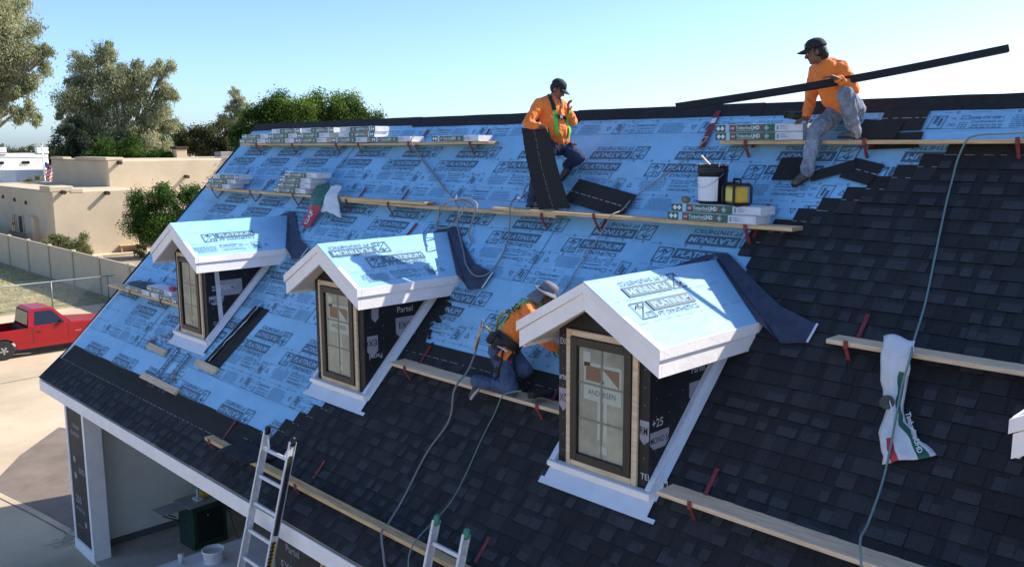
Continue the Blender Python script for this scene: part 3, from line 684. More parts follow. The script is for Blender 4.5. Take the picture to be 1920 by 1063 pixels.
# ------------------------------------------------------------------ planks, brackets and bundles on the roof
def plank(u0, u1, v, label, lift=0.0, depth=.20, mt='wood', slope=0.0, th=.038, name='scaffold_plank', off=.15):
    """level board lying on brackets; v is the height of its front lower edge"""
    P = UV((u0 + u1) / 2, v, off); M = Matrix.Translation((P.x, P.y, P.z + lift)) @ Matrix.Rotation(slope, 4, 'Y')
    h = (u1 - u0) / 2; b = MB(); nseg = 8; vs = []
    for i in range(nseg + 1):
        x = -h + 2 * h * i / nseg; dz = -.006 * math.sin(math.pi * i / nseg) * h / 2 + .003 * noise.noise(V((x, u0, v)))
        for (y, z) in ((0, 0), (depth, 0), (depth, th), (0, th)): vs.append((x, y + .003 * noise.noise(V((x, v, 5))), z + dz))
    fs = [(i * 4 + k, (i + 1) * 4 + k, (i + 1) * 4 + (k + 1) % 4, i * 4 + (k + 1) % 4) for i in range(nseg) for k in range(4)]
    b.add(vs, fs, 0); b.add([vs[k] for k in range(4)], ((0, 1, 2, 3),), 1); b.add([vs[nseg * 4 + k] for k in range(4)], ((3, 2, 1, 0),), 1)
    o = b.build(name, [m(mt), m('woodend')], None, M, bevel=0)
    bm = bmesh.new(); bm.from_mesh(o.data); bmesh.ops.remove_doubles(bm, verts=bm.verts, dist=1e-5); bmesh.ops.recalc_face_normals(bm, faces=bm.faces); bm.to_mesh(o.data); bm.free()
    bv = o.modifiers.new("Bevel", 'BEVEL'); bv.width = .004; bv.segments = 1; bv.limit_method = 'ANGLE'; bv.angle_limit = .7
    tag(o, label, 'plank', 'timber planks laid on the roof')
    return P.z + lift + th
ZTL = plank(.40, 7.49, 5.525, 'long pine plank carrying the row of shingle bundles below the ridge')
ZTR = plank(11.15, 15.2, 5.50, 'long pine plank below the ridge that the crouching worker steps on')
ZM2 = plank(5.10, 9.52, 4.345, 'lower pine plank lying under two others in the middle of the blue roof')
ZM1 = plank(.56, 7.11, 4.345, 'long pine plank under the two left stacks of shingle bundles', lift=.040)
ZM3 = plank(8.44, 12.46, 4.345, 'pine plank carrying the bucket and yellow lamp', lift=.040)
ZLL = plank(-.12, 2.95, 2.0, 'pine plank sticking out past the rake edge left of the left dormer')
ZC = plank(8.42, 11.10, 2.06, 'pale pine plank between the middle and right dormers under the kneeling worker', mt='woodpale', depth=.24)
ZRU = plank(13.19, 15.4, 3.287, 'weathered pale plank with white wrapper hanging from it', mt='woodpale', depth=.22)
ZRL = plank(12.40, 15.2, 1.635, 'broad pine plank in the lower right, starting at the right dormer', mt='woodpale', depth=.26)
ZE = plank(6.04, 11.4, .40, 'narrow pine plank along the eave behind the ladders', depth=.11, th=.045)
# short offcuts nailed on the blue sheets
for (u, v, w, l, r) in ((2.95, 1.28, .68, 'short pine block nailed below the left dormer sill', -.02), (4.62, 1.31, .66, 'short pine block at the foot of the black membrane strip', -.03), (3.75, .825, 1.28, 'longer pine block nailed just above the dark eave band', -.01)):
    b = MB(); b.box(-w / 2, w / 2, -.05, .05, .008, .05); o = b.build('wood_block', m('woodpale'), None, RF @ Matrix.Translation((u, v, 0)) @ Matrix.Rotation(r, 4, 'Z'), bevel=.004)
    tag(o, l, 'wood block', 'pine blocks nailed on the blue roof')

# steel roof bracket: strap up the slope, level arm with a lip round the plank, brace
def bracket_meshes():
    RI = RF.to_3x3().inverted()
    strap = MB(); strap.box(-.018, .018, -.06, .24, .027, .032); strap.box(-.018, .018, .24, .28, .0275, .035)
    L = lambda dy, dz: tuple(RI @ V((0, dy, dz)))            # offsets in world Y/Z -> roof frame
    arm = MB(); a0, a1 = V((0, -.012, -.012)), V((0, .22, -.012))
    arm.bar(a0, a1, .036, .008); arm.bar(V((0, -.012, -.014)), V((0, -.012, .050)), .036, .008, up=V((0, 1, 0)))
    brace = MB(); brace.bar(V((0, .0, -.018)), V((0, .09, -.16)), .03, .008); brace.bar(V((0, .088, -.165)), V((0, .22, -.012)), .03, .008)
    return strap.mesh('strap', [m('red')]), arm.mesh('arm', [m('red')]), brace.mesh('brace', [m('red')])
BS, BA, BB = bracket_meshes()
def bracket(u, v, label, lift=0.0, strap=True, lean=0.0, off=.15):
    P = UV(u, v, off); P.z += lift
    t = thing('roof_bracket', label, 'bracket', P, 'red roof brackets')
    zc = P.z - .012; yc = roofY(zc)
    if strap: place('strap', BS, t, RF @ Matrix.Translation((u, (yc) / CPH, 0)) @ Matrix.Rotation(lean, 4, 'Z'))
    place('arm', BA, t, Matrix.Translation(P)); place('brace', BB, t, Matrix.Translation(P))
for (u, l) in ((1.05, 'leftmost red bracket under the bundle row below the ridge'), (2.35, 'second red bracket from the left under the top bundle row'), (3.75, 'third red bracket from the left under the top bundle row'),
               (4.40, 'fourth red bracket from the left under the top bundle row'), (5.72, 'fifth red bracket from the left, where a rope leaves the top plank'), (7.12, 'rightmost red bracket under the top bundle row')): bracket(u, 5.525, l)
for (u, l) in ((.85, 'red bracket under the left end of the middle plank'), (2.30, 'red bracket between the two middle bundle stacks'), (3.72, 'red bracket under the four-bundle stack')): bracket(u, 4.345, l, .040)
for (u, l, le) in ((5.25, 'red bracket just right of the hanging wrappers', 0.05), (6.30, 'red bracket under the overlap of the two middle planks', .02), (9.3, 'red bracket near the boots of the standing worker', 0)): bracket(u, 4.345, l, 0, True, le)
for (u, l) in ((10.10, 'red bracket under the leaning shingle sheet'), (11.98, 'red bracket under the bundles with the bucket')): bracket(u, 4.345, l, .040)
for (u, l) in ((11.46, 'red bracket under the upper right bundles'), (12.72, 'red bracket beside the crouching worker boot'), (14.02, 'red bracket at the right picture edge below the ridge')): bracket(u, 5.50, l)
bracket(.9, 2.0, 'red bracket under the plank beside the left dormer'); bracket(2.2, 2.0, 'red bracket close to the left dormer window')
bracket(8.72, 2.06, 'red bracket just right of the middle dormer cheek'); bracket(10.78, 2.06, 'red bracket between the kneeling worker and the right dormer')
bracket(13.36, 3.287, 'red bracket left of the hanging white wrapper'); bracket(12.72, 1.635, 'red bracket right of the right dormer base')
bracket(6.18, .40, 'red bracket at the left end of the eave plank'); bracket(8.25, .40, 'red bracket right of the taller ladder'); bracket(10.95, .40, 'red bracket beside the green-capped ladder')
# loose bracket strap hooked below the middle planks
b = MB(); b.box(-.022, .022, -.16, .16, .02, .026); o = b.build('loose_strap', m('red'), None, RF @ Matrix.Translation((6.95, 4.02, 0)) @ Matrix.Rotation(-.12, 4, 'Z')); tag(o, 'loose red steel strap lying below the middle planks', 'strap')
# red rope anchor high on the right with steel buckle
t = thing('roof_anchor', 'tall red roof anchor with a steel ring left of the upper right bundles', 'anchor', UV(10.8, 5.85))
b = MB(); b.box(-.035, .035, -.28, .28, .02, .032); b.build('plate', m('red'), t, RF @ Matrix.Translation((10.80, 5.86, 0)) @ Matrix.Rotation(.10, 4, 'Z'), bevel=.003)
b = MB(); b.box(-.03, .03, .08, .16, .0325, .034); b.build('label_plate', m('paper'), t, RF @ Matrix.Translation((10.80, 5.86, 0)) @ Matrix.Rotation(.10, 4, 'Z'))
b = MB(); b.tube([(.03 * math.cos(a * .524), -.17 + .045 * math.sin(a * .524), .045) for a in range(13)], .008, 6); b.build('ring', m('steel'), t, RF @ Matrix.Translation((10.82, 5.84, 0)), smooth=True)

# shingle bundle: wrapped packet 1 m long, printed front
BL, BH, BD = 1.0, .083, .27
def bundle_meshes():
    b = MB(); nx = 10; vs = []
    for i in range(nx + 1):
        x = BL * i / nx
        for (y, z) in ((0, .008), (.008, 0), (BD - .01, 0), (BD, .01), (BD, BH - .01), (BD - .01, BH), (.01, BH), (0, BH - .008)):
            j = .006 * noise.noise(V((x * 6, y * 20, z * 30))); vs.append((x, y + (0 if y == 0 else j), z + (j * .7 if z > .02 else 0)))
    n = 8; b.add(vs, [(i * n + k, (i + 1) * n + k, (i + 1) * n + (k + 1) % n, i * n + (k + 1) % n) for i in range(nx) for k in range(n)] + [tuple(range(n)), tuple(range(nx * n, nx * n + n))[::-1]])
    body = b.mesh('wrapper', [m('plastic')])
    bm = bmesh.new(); bm.from_mesh(body); bmesh.ops.recalc_face_normals(bm, faces=bm.faces); bm.to_mesh(body); bm.free()
    def front(flip):
        b = MB(); P = Matrix(((1, 0, 0, 0), (0, 0, -1, -.0022), (0, 1, 0, 0), (0, 0, 0, 1)))
        if flip: P = P @ Matrix.Translation((BL, BH, 0)) @ Matrix.Rotation(math.pi, 4, 'Z')
        def Q(x0, x1, z0, z1, e, mi): b.quad(*[P @ V(q) for q in ((x0, z0, e), (x1, z0, e), (x1, z1, e), (x0, z1, e))], mi=mi)
        z0, z1 = .004, BH - .004
        Q(.0, .13, z0, z1, 0, 0); Q(.13, .175, z0, z1, 0, 1); Q(.175, .70, z0, z1, 0, 0); Q(.70, .85, z0, z1, 0, 2)
        for cx in (.042, .092): b.poly([P @ V((cx + a * .026, BH / 2 + c * .026, .0008)) for a, c in ((-1, 0), (0, -1), (1, 0), (0, 1))], mi=3)
        for r, mm in ((.028, 3), (.023, 0), (.012, 3)): b.poly([P @ V((.605 + a * r, BH / 2 + c * r, .0008 + (.028 - r) * .03)) for a, c in ((-1, 0), (0, -1), (1, 0), (0, 1))], mi=mm)
        Q(.19, .238, .02, .066, .0008, 4); b.text('GAF', .028, .193, .032, .0014, 3, off=.02, M=P, sx=.82)
        b.text('Timberline', .052, .252, .028, .0008, 3, off=.008, sx=.76, M=P); b.text('UHD', .056, .428, .026, .0008, 3, off=.03, sx=.82, M=P); b.text('Z', .056, .526, .026, .0008, 4, off=.03, sx=.7, M=P)
        for k in range(7): Q(.26 + k * .03, .284 + k * .03, .015, .0185, .0008, 3)
        for k in range(3): Q(.72, .74, .022 + k * .014, .032 + k * .014, .0008, 5)
        for k in range(3): Q(.76, .83 - .01 * k, .03 + k * .014, .034 + k * .014, .0008, 5)
        return b.mesh('printed_front', [m('green'), m('band'), m('plasticgrey'), m('paper'), m('gafred'), m('ink')])
    tear = MB(); tear.poly([(.86, -.0015, .02), (.885, -.0015, .03), (.88, -.0015, .05), (.868, -.0015, .042)])
    return body, front(False), front(True)
BBODY, BF0, BF1 = bundle_meshes()
def bundle(u, y, z, label, flip=False, group='shingle bundles on the roof planks', rz=0.0):
    M = Matrix.Translation((u, y, z)) @ Matrix.Rotation(rz, 4, 'Z')
    t = thing('shingle_bundle', label, 'shingle bundle', group=group, M=M)
    place('wrapper', BBODY, t, M); stuff(place('printed_front', BF1 if flip else BF0, t, M))
def yfront(v, off=.15): return UV(0, v, off).y
yt = yfront(5.525) - .015
o_ = ['leftmost', 'second', 'third', 'fourth', 'fifth', 'rightmost']
for k, u in enumerate((.42, 1.46, 2.48, 3.68, 4.78, 6.32)): bundle(u, yt - .02 * (k % 2), ZTL + .001, o_[k] + ' shingle bundle in the bottom layer below the ridge', rz=random.uniform(-.01, .01))
for k, u in enumerate((.50, 1.52, 2.55, 3.84)): bundle(u, yt + .012, ZTL + .001 + BH + .001, ['leftmost', 'second', 'third', 'rightmost'][k] + ' shingle bundle in the second layer below the ridge', k == 3, rz=random.uniform(-.015, .015))
for k, u in enumerate((1.62, 2.66, 3.86)): bundle(u, yt + .03, ZTL + .001 + 2 * (BH + .001), ['leftmost', 'middle', 'rightmost'][k] + ' shingle bundle in the top layer below the ridge', True, rz=random.uniform(-.015, .015))
ym = yfront(4.345) - .015
for k, (u, l) in enumerate(((.62, 'bottom shingle bundle of the three-high stack by the rake edge'), (.70, 'middle shingle bundle of the three-high stack by the rake edge'), (.84, 'top shingle bundle of the three-high stack by the rake edge'))): bundle(u, ym + k * .02, ZM1 + .001 + k * (BH + .001), l, k == 2, rz=random.uniform(-.03, .03))
for k, (u, l) in enumerate(((3.12, 'bottom shingle bundle of the four-high stack behind the left dormer'), (3.22, 'second lowest shingle bundle of the four-high stack'), (3.26, 'second highest shingle bundle of the four-high stack'), (3.40, 'top shingle bundle of the four-high stack'))): bundle(u, ym + k * .02, ZM1 + .001 + k * (BH + .001), l, rz=random.uniform(-.03, .03))
bundle(11.10, ym - .01, ZM3 + .001, 'lower shingle bundle under the bucket and yellow lamp'); bundle(11.13, ym + .01, ZM3 + BH + .002, 'upper shingle bundle carrying the bucket and yellow lamp', rz=.01)
ytr = yfront(5.50) - .01
bundle(11.10, ytr, ZTR + .001, 'lower shingle bundle at the crouching worker hand'); bundle(11.08, ytr + .015, ZTR + BH + .002, 'upper shingle bundle under the crouching worker hand', rz=.012)
yl = yfront(2.0) - .01
bundle(.75, yl, ZLL + .001, 'left shingle bundle on the plank beside the left dormer'); bundle(1.85, yl, ZLL + .001, 'lower right shingle bundle on the plank beside the left dormer', True); bundle(1.6, yl + .03, ZLL + BH + .002, 'upper shingle bundle on the plank beside the left dormer')
# odds and ends on that plank
def cloth(name, mt, pts_grid, label, cat, th=.004, sub=2, amp=.01, seed=0, mis=None):
    """crumpled sheet from a coarse grid of points (rows of equal length)"""
    b = MB(); R_ = len(pts_grid); C_ = len(pts_grid[0]); K = 5; vs = []; nr, nc = (R_ - 1) * K, (C_ - 1) * K
    for i in range(nr + 1):
        for j in range(nc + 1):
            fi, fj = min(i / K, R_ - 1 - 1e-6), min(j / K, C_ - 1 - 1e-6); a, c = int(fi), int(fj); s, t = fi - a, fj - c
            p = (V(pts_grid[a][c]) * (1 - s) * (1 - t) + V(pts_grid[a + 1][c]) * s * (1 - t) + V(pts_grid[a][c + 1]) * (1 - s) * t + V(pts_grid[a + 1][c + 1]) * s * t)
            q = V((p.x * 9 + seed, p.y * 9, p.z * 9)); p = p + V((noise.noise(q), noise.noise(q + V((7, 0, 0))), noise.noise(q + V((0, 7, 0))))) * amp
            vs.append(p)
    for i in range(nr):
        for j in range(nc): b.add([vs[i * (nc + 1) + j], vs[i * (nc + 1) + j + 1], vs[(i + 1) * (nc + 1) + j + 1], vs[(i + 1) * (nc + 1) + j]], ((0, 1, 2, 3),), mis(i / nr, j / nc) if mis else 0)
    o = b.build(name, mt, None, None, smooth=True)
    bm = bmesh.new(); bm.from_mesh(o.data); bmesh.ops.remove_doubles(bm, verts=bm.verts, dist=1e-5); bm.to_mesh(o.data); bm.free()
    sm = o.modifiers.new('Solidify', 'SOLIDIFY'); sm.thickness = th
    if label: tag(o, label, cat)
    return o
zz = ZLL + BH + .01
cloth('folded_tarp', [m('black'), m('belt')], [[(.7, yl + .02, zz), (1.2, yl + .02, zz + .01), (1.55, yl + .03, zz)], [(.7, yl + .13, zz + .04), (1.2, yl + .14, zz + .06), (1.55, yl + .13, zz + .03)], [(.72, yl + .24, zz + .05), (1.2, yl + .25, zz + .06), (1.5, yl + .24, zz + .06)]], 'folded black tarp on the bundles beside the left dormer', 'tarp', amp=.02)
b = MB(); b.ball((0, 0, .03), (.12, .06, .03)); o = b.build('red_glove', m('gafred'), None, Matrix.Translation((2.45, yl + .12, zz + .002 + .08)), smooth=True); tag(o, 'small red work glove on the bundles by the left dormer window', 'glove')

# loose shingle sheets
def slab(name, w, h, M, label, th=.007, split=None):
    b = MB(); b.box(-w / 2, w / 2, -h / 2, h / 2, 0, th); 
    if split is not None:
        x = -w / 2
        while x < w / 2 - .02:
            q = random.uniform(.03, .1); b.quad(*[V(p) for p in ((x, split, th + .0007), (min(x + q, w / 2), split, th + .0007), (min(x + q, w / 2), split + .006, th + .0007), (x, split + .006, th + .0007))], mi=1); x += q + random.uniform(.02, .05)
        k = -w / 2
        while k < w / 2 - .1:
            q = random.choice((.1, .14, .18)); b.box(k, min(k + q - .03, w / 2), -h / 2, split - .03, th, th + .003, random.choice((0, 2, 0))); k += q
    o = b.build(name, [m('sh_head'), m('nail_line'), m('sh_mid')], None, M); tag(o, label, 'shingle', 'loose shingles lying on the blue roof')
    return o
def on_roof(u, v, rz, n=.02, tilt=0.0): return RF @ Matrix.Translation((u, v, n)) @ Matrix.Rotation(rz, 4, 'Z') @ Matrix.Rotation(tilt, 4, 'X')
slab('loose_shingle', 1.0, .33, on_roof(9.86, 4.76, -.21, .05, .08), 'dark shingle leaning on the roof right of the standing worker', split=-.02)
slab('loose_shingle', .42, .27, on_roof(12.90, 5.93, .0, .02), 'small dark shingle offcut just under the ridge on the right', split=.02)
slab('loose_shingle', .40, .25, on_roof(12.72, 5.79, -.12, .035), 'shingle offcut right behind the crouching worker')
slab('loose_shingle', .46, .2, on_roof(12.92, 5.66, .05, .02), 'shingle offcut against the upper right plank')
slab('loose_shingle', .34, .30, on_roof(12.03, 5.29, .03, .02), 'square shingle piece behind the crouching worker boot')
slab('loose_shingle', .42, .13, on_roof(12.46, 5.26, .42, .03), 'narrow shingle strip right of the crouching worker boot')
slab('loose_shingle', .32, .26, on_roof(12.74, 5.27, -.28, .02), 'tilted square shingle piece near the shingle staircase', split=0)
slab('loose_shingle', .3, .28, on_roof(3.05, 4.66, -.25, .04), 'dark shingle scrap behind the four-high bundle stack')
# two cut shingles draped over the eave plank
PE = UV(6.9, .40, .15)
cloth('draped_shingle', m('felt'), [[(6.55, PE.y - .06, PE.z + .01), (6.9, PE.y - .07, PE.z + .03), (7.3, PE.y - .05, PE.z + .02)], [(6.6, PE.y + .05, PE.z + .07), (6.95, PE.y + .04, PE.z + .08), (7.35, PE.y + .05, PE.z + .07)], [(6.7, PE.y + .24, PE.z + .10), (7.05, PE.y + .24, PE.z + .11), (7.5, PE.y + .24, PE.z + .09)]], 'crumpled dark shingle scrap draped over the eave plank left of the ladder', 'shingle', amp=.02)

# bucket, lamp, sponge on the right bundles
zb = ZM3 + 2 * (BH + .001) + .003
t = thing('bucket', 'black plastic bucket with white label, brush and dripping rim on the bundles', 'bucket', (11.50, ym + .17, zb)); Mb = Matrix.Translation((11.50, ym + .17, zb)) @ Matrix.Rotation(-.8, 4, 'Z')
b = MB(); b.lathe([(.128, 0), (.135, .01), (.146, .30), (.152, .305), (.152, .33), (.148, .335), (.150, .36), (.157, .365), (.157, .385), (.145, .387), (.140, .30), (.138, .28)], 32); b.build('body', m('black'), t, Mb, smooth=True)
b = MB()
for k in range(9):
    a0, a1 = [math.radians(-95 + 105 * q / 9) for q in (k, k + 1)]
    b.quad(*[V((r * math.cos(a), r * math.sin(a), z)) for r, a, z in ((.1345 + .003, a0, .03), (.1345 + .003, a1, .03), (.1448 + .003, a1, .265), (.1448 + .003, a0, .265))])
b.build('paper_label', m('paper'), t, Mb)
b = MB(); b.lathe([(.142, .355), (.10, .362), (.02, .368)], 24); b.build('mastic', m('tar'), t, Mb, smooth=True)
b = MB()
for k in range(40):
    a = random.uniform(0, 6.28); r = random.uniform(.148, .16); b.ball((r * math.cos(a), r * math.sin(a), .385 - abs(random.gauss(0, .012))), (.008, .008, random.uniform(.004, .016)), nu=6, nv=4)
stuff(b.build('drips', m('steel'), t, Mb))
b = MB(); b.tube([(.157 * math.cos(a), .157 * math.sin(a), .30 - .14 * math.sin(math.pi * (k / 12))) for k, a in enumerate([math.radians(-150 + 15 * q) for q in range(13)])], .0028, 5); b.build('handle', m('steel'), t, Mb)
b = MB(); b.bar((-.02, -.02, .37), (-.10, -.10, .47), .022, .012, mi=0); b.build('brush', m('woodpale'), t, Mb)
t = thing('work_lamp', 'yellow cube work lamp in a black roll cage beside the bucket', 'lamp', (11.70, ym + .03, zb)); Ml = Matrix.Translation((11.82, ym + .10, zb + .004)) @ Matrix.Rotation(-.55, 4, 'Z')
b = MB(); b.box(-.10, .10, -.075, .075, .02, .175); b.build('body', m('yellow'), t, Ml, bevel=.012)
for (x, nm) in ((-.115, 'end_cage'), (.115, 'end_cage')):
    b = MB(); pts = [(x, .09 * cx, .10 + .10 * cz) for cx, cz in ((-.75, -1), (.75, -1), (1, -.75), (1, .75), (.75, 1), (-.75, 1), (-1, .75), (-1, -.75), (-.75, -1))]
    b.tube(pts, .014, 8); b.build(nm, m('black'), t, Ml, smooth=True)
b = MB(); b.tube([(-.07, 0, .19), (-.07, 0, .235), (-.055, 0, .245), (.055, 0, .245), (.07, 0, .235), (.07, 0, .19)], .012, 8); b.build('handle', m('black'), t, Ml, smooth=True)
for (y, z) in ((-.07, .012), (.07, .012), (-.07, .19), (.07, .19)):
    b = MB(); b.tube([(-.115, y, z), (.115, y, z)], .011, 8); b.build('cage_bar', m('black'), t, Ml, smooth=True)
b = MB(); b.box(-.07, .07, -.0785, -.0765, .045, .15); b.build('lens', mat('frosted_yellow_lens', (.78, .58, .15), .3), t, Ml)
b = MB(); b.box(-.0785 - .03, -.1005, -.055, .055, .04, .155); b.build('lens', M_['yellow'], t, Ml, bevel=.01)
b = MB(); b.ball((0, 0, .035), (.05, .045, .035)); o = b.build('sponge', mat('dirty_sponge', (.22, .19, .13), .9, .3, 30, .8, 40), None, Matrix.Translation((11.265, ym + .06, zb)), smooth=True); tag(o, 'round dirty sponge left of the bucket', 'sponge')

# wrappers hanging from planks
xg = UV(4.55, 4.345, .15)
def Gp(u, v, n): return UV(u, v, n)
o = cloth('torn_wrapper', [m('green'), m('gafred')], [[Gp(4.32, 4.56, .24), Gp(4.52, 4.58, .26), Gp(4.78, 4.58, .24)], [Gp(4.36, 4.36, .235), Gp(4.52, 4.36, .25), Gp(4.74, 4.38, .235)], [Gp(4.34, 4.13, .10), Gp(4.47, 4.12, .13), Gp(4.64, 4.12, .10)], [Gp(4.31, 3.91, .05), Gp(4.44, 3.89, .07), Gp(4.60, 3.88, .045)]], 'torn green and red wrapper hanging over the middle plank', 'wrapper', amp=.012, seed=3, mis=lambda s, t: 1 if s > .52 else 0)
bv = BVHTree.FromObject(o, bpy.context.evaluated_depsgraph_get())
def decal(bv, txt, size, O, X, Y, mt, name, parent, off=.02, lift=.004, align='CENTER', ray=.3):
    """lettering pressed onto a curved surface"""
    X = V(X).normalized(); Y = V(Y); Y = (Y - X * Y.dot(X)).normalized(); Nn = X.cross(Y); b = MB(); b.text(txt, size, 0, 0, 0, 0, off=off, align=align); vs = []
    for p in b.v:
        q = V(O) + X * p[0] + Y * p[1]; h = bv.ray_cast(q + Nn * ray, -Nn, ray * 2)
        vs.append((h[0] if h[0] is not None else q) + Nn * lift)
    b.v = [tuple(q) for q in vs]; return stuff(b.build(name, m(mt), parent))
A0, A1 = UV(4.42, 3.92, .06), UV(4.49, 4.16, .12); dy = (A1 - A0).normalized()
decal(bv, 'GAF', .125, UV(4.53, 4.02, .08), dy, -V((1, 0, 0)), 'paper', 'lettering', o, off=.02, lift=.006)
o = cloth('torn_wrapper', m('plastic'), [[Gp(4.72, 4.56, .24), Gp(4.86, 4.58, .26), Gp(5.0, 4.58, .24)], [Gp(4.74, 4.38, .235), Gp(4.9, 4.38, .25), Gp(5.06, 4.38, .235)], [Gp(4.66, 4.17, .09), Gp(4.95, 4.14, .15), Gp(5.28, 4.10, .08)]], 'crumpled white plastic wrapper beside the green one on the middle plank', 'wrapper', amp=.025, seed=8)
o = cloth('torn_wrapper', [m('plastic'), m('green'), m('gafred')], [[Gp(13.65, 3.40, .215), Gp(13.76, 3.41, .22), Gp(13.88, 3.40, .215)], [Gp(13.65, 3.28, .19), Gp(13.76, 3.26, .22), Gp(13.88, 3.26, .19)], [Gp(13.69, 3.08, .08), Gp(13.78, 3.08, .13), Gp(13.89, 3.10, .09)], [Gp(13.785, 2.88, .03), Gp(13.84, 2.87, .08), Gp(13.905, 2.88, .04)], [Gp(13.80, 2.68, .025), Gp(13.93, 2.68, .06), Gp(14.08, 2.70, .03)], [Gp(13.90, 2.43, .025), Gp(14.06, 2.50, .05), Gp(14.24, 2.60, .025)]], 'long white wrapper with green print hanging from the right-hand plank', 'wrapper', amp=.028, seed=12, mis=lambda s, t: 1 if (.64 < t < .86 and s > .30) else (2 if (s > .8 and (.18 < t < .34 or t > .93)) else 0))
bv = BVHTree.FromObject(o, bpy.context.evaluated_depsgraph_get())
decal(bv, 'TimberlineUHD', .052, UV(14.03, 2.72, .05), UV(14.15, 2.55, .04) - UV(13.93, 2.90, .05), V((1, .4, .4)), 'paper', 'lettering', o, lift=.006)
b = MB(); b.lathe([(.055, 0), (.055, .004), (.012, .006), (.012, .01), (.002, .011)], 28); o = b.build('saw_disc', mat('rusty_steel_disc', (.10, .085, .07), .6, .3, 30, .4, 60, metal=.5), None, RF @ Matrix.Translation((13.80, 2.905, .09)) @ Matrix.Rotation(.3, 4, 'X')); tag(o, 'round steel coil of nails lying on the white wrapper', 'nail coil')
# crumpled film beside the left dormer
o = cloth('plastic_film', m('plastic'), [[Gp(4.56, 1.40, .02), Gp(4.62, 1.40, .05)], [Gp(4.62, 1.75, .02), Gp(4.67, 1.75, .04)], [Gp(4.72, 2.1, .02), Gp(4.77, 2.1, .04)], [Gp(4.78, 2.32, .03), Gp(4.86, 2.33, .07)], [Gp(4.78, 2.46, .03), Gp(4.88, 2.45, .07)]], 'crumpled strip of white backing film on the black membrane strip', 'plastic film', amp=.018, seed=21)

# ropes
def smooth_path(pts, k=7):
    P = [V(p) for p in pts]; out = []
    for i in range(len(P) - 1):
        p0, p1, p2, p3 = P[max(i - 1, 0)], P[i], P[i + 1], P[min(i + 2, len(P) - 1)]
        for j in range(k):
            t = j / k; out.append(.5 * ((2 * p1) + (p2 - p0) * t + (2 * p0 - 5 * p1 + 4 * p2 - p3) * t * t + (3 * p1 - p0 - 3 * p2 + p3) * t ** 3))
    return out + [P[-1]]
def rope(pts, r, mt, label, name='rope', k=7):
    b = MB(); b.tube(smooth_path([UV(p[0], p[1], p[2] + .006) for p in pts], k), r, 7); o = b.build(name, m(mt), None, None, smooth=True); tag(o, label, name.replace('_', ' ')); return o
rope([(9.753, 2.71, .45), (9.675, 2.493, .25), (9.698, 2.225, .2), (9.757, 1.96, .27), (9.70, 1.70, .06), (9.638, 1.301, .028), (9.70, .802, .028), (9.786, .481, .10), (9.90, .40, .215), (10.05, .25, .2), (10.183, .101, .12), (10.4, -.15, -.3)], .0105, 'rope', 'thick grey rope running down from the kneeling worker belt')
rope([(10.62, 2.13, .29), (10.45, 2.08, .265), (10.36, 2.03, .22), (10.21, 1.90, .04), (10.22, 1.652, .03), (10.307, .99, .03), (10.383, .425, .24), (10.411, .165, .1), (10.42, .02, .03)], .0065, 'ropeg', 'thin green air hose running down beside the grey rope', 'air_hose')
rope([(14.3, 5.60, .18), (13.95, 5.56, .195), (13.78, 5.545, .205), (13.70, 5.52, .215), (13.645, 5.47, .215), (13.585, 5.36, .11), (13.575, 5.2, .04), (13.603, 4.924, .03), (13.68, 4.4, .028), (13.761, 3.865, .03), (13.85, 3.42, .17), (13.90, 3.24, .235), (13.894, 3.05, .18), (13.894, 2.918, .12), (13.958, 2.361, .04), (14.0, 1.95, .10), (14.05, 1.78, .245), (14.10, 1.64, .235), (14.14, 1.4, .03), (14.2, .9, .03)], .0085, 'ropeg', 'green-grey hose crossing the shingles on the right', 'air_hose')
rope([(10.87, 5.70, .06), (10.775, 5.486, .04), (10.553, 5.141, .03), (10.337, 4.8, .04), (10.36, 4.55, .12), (10.37, 4.38, .225), (10.30, 4.25, .15), (10.169, 4.1, .03), (10.134, 3.803, .025), (10.107, 3.362, .025), (10.0, 3.0, .2)], .0075, 'ropew', 'pale lifeline from the red anchor down to the kneeling worker')
rope([(5.84, 5.62, .22), (5.88, 5.50, .22), (5.99, 5.40, .04), (6.648, 5.028, .03), (7.336, 4.66, .06), (7.964, 4.44, .245), (8.179, 4.36, .25)], .012, 'rope', 'grey rope hanging from the top bundle row to the middle plank')
rope([(7.70, 4.52, .23), (7.80, 4.40, .255), (7.95, 4.30, .255), (7.90, 4.16, .10), (8.05, 3.98, .035), (8.286, 3.78, .06), (8.48, 3.60, .07), (8.73, 3.47, .06), (8.89, 3.53, .035), (8.93, 3.736, .03), (8.87, 4.0, .03), (8.83, 4.22, .12), (8.85, 4.34, .255), (8.80, 4.50, .25), (8.72, 4.66, .10), (8.644, 4.842, .08), (8.75, 5.0, .1)], .0105, 'rope', 'grey rope looping down over the middle dormer flashing')
rope([(7.37, 4.22, .03), (7.43, 4.33, .10), (7.62, 4.42, .235), (7.90, 4.42, .25), (8.03, 4.33, .255), (7.88, 4.20, .12), (7.65, 4.14, .03), (7.42, 4.15, .03), (7.40, 4.25, .05), (7.55, 4.36, .235), (7.95, 4.46, .26), (8.20, 4.40, .26), (8.27, 4.30, .25), (8.12, 4.2, .08), (8.13, 4.07, .03), (8.28, 3.96, .03)], .0115, 'ropew', 'coiled pale rope knotted over the middle planks')

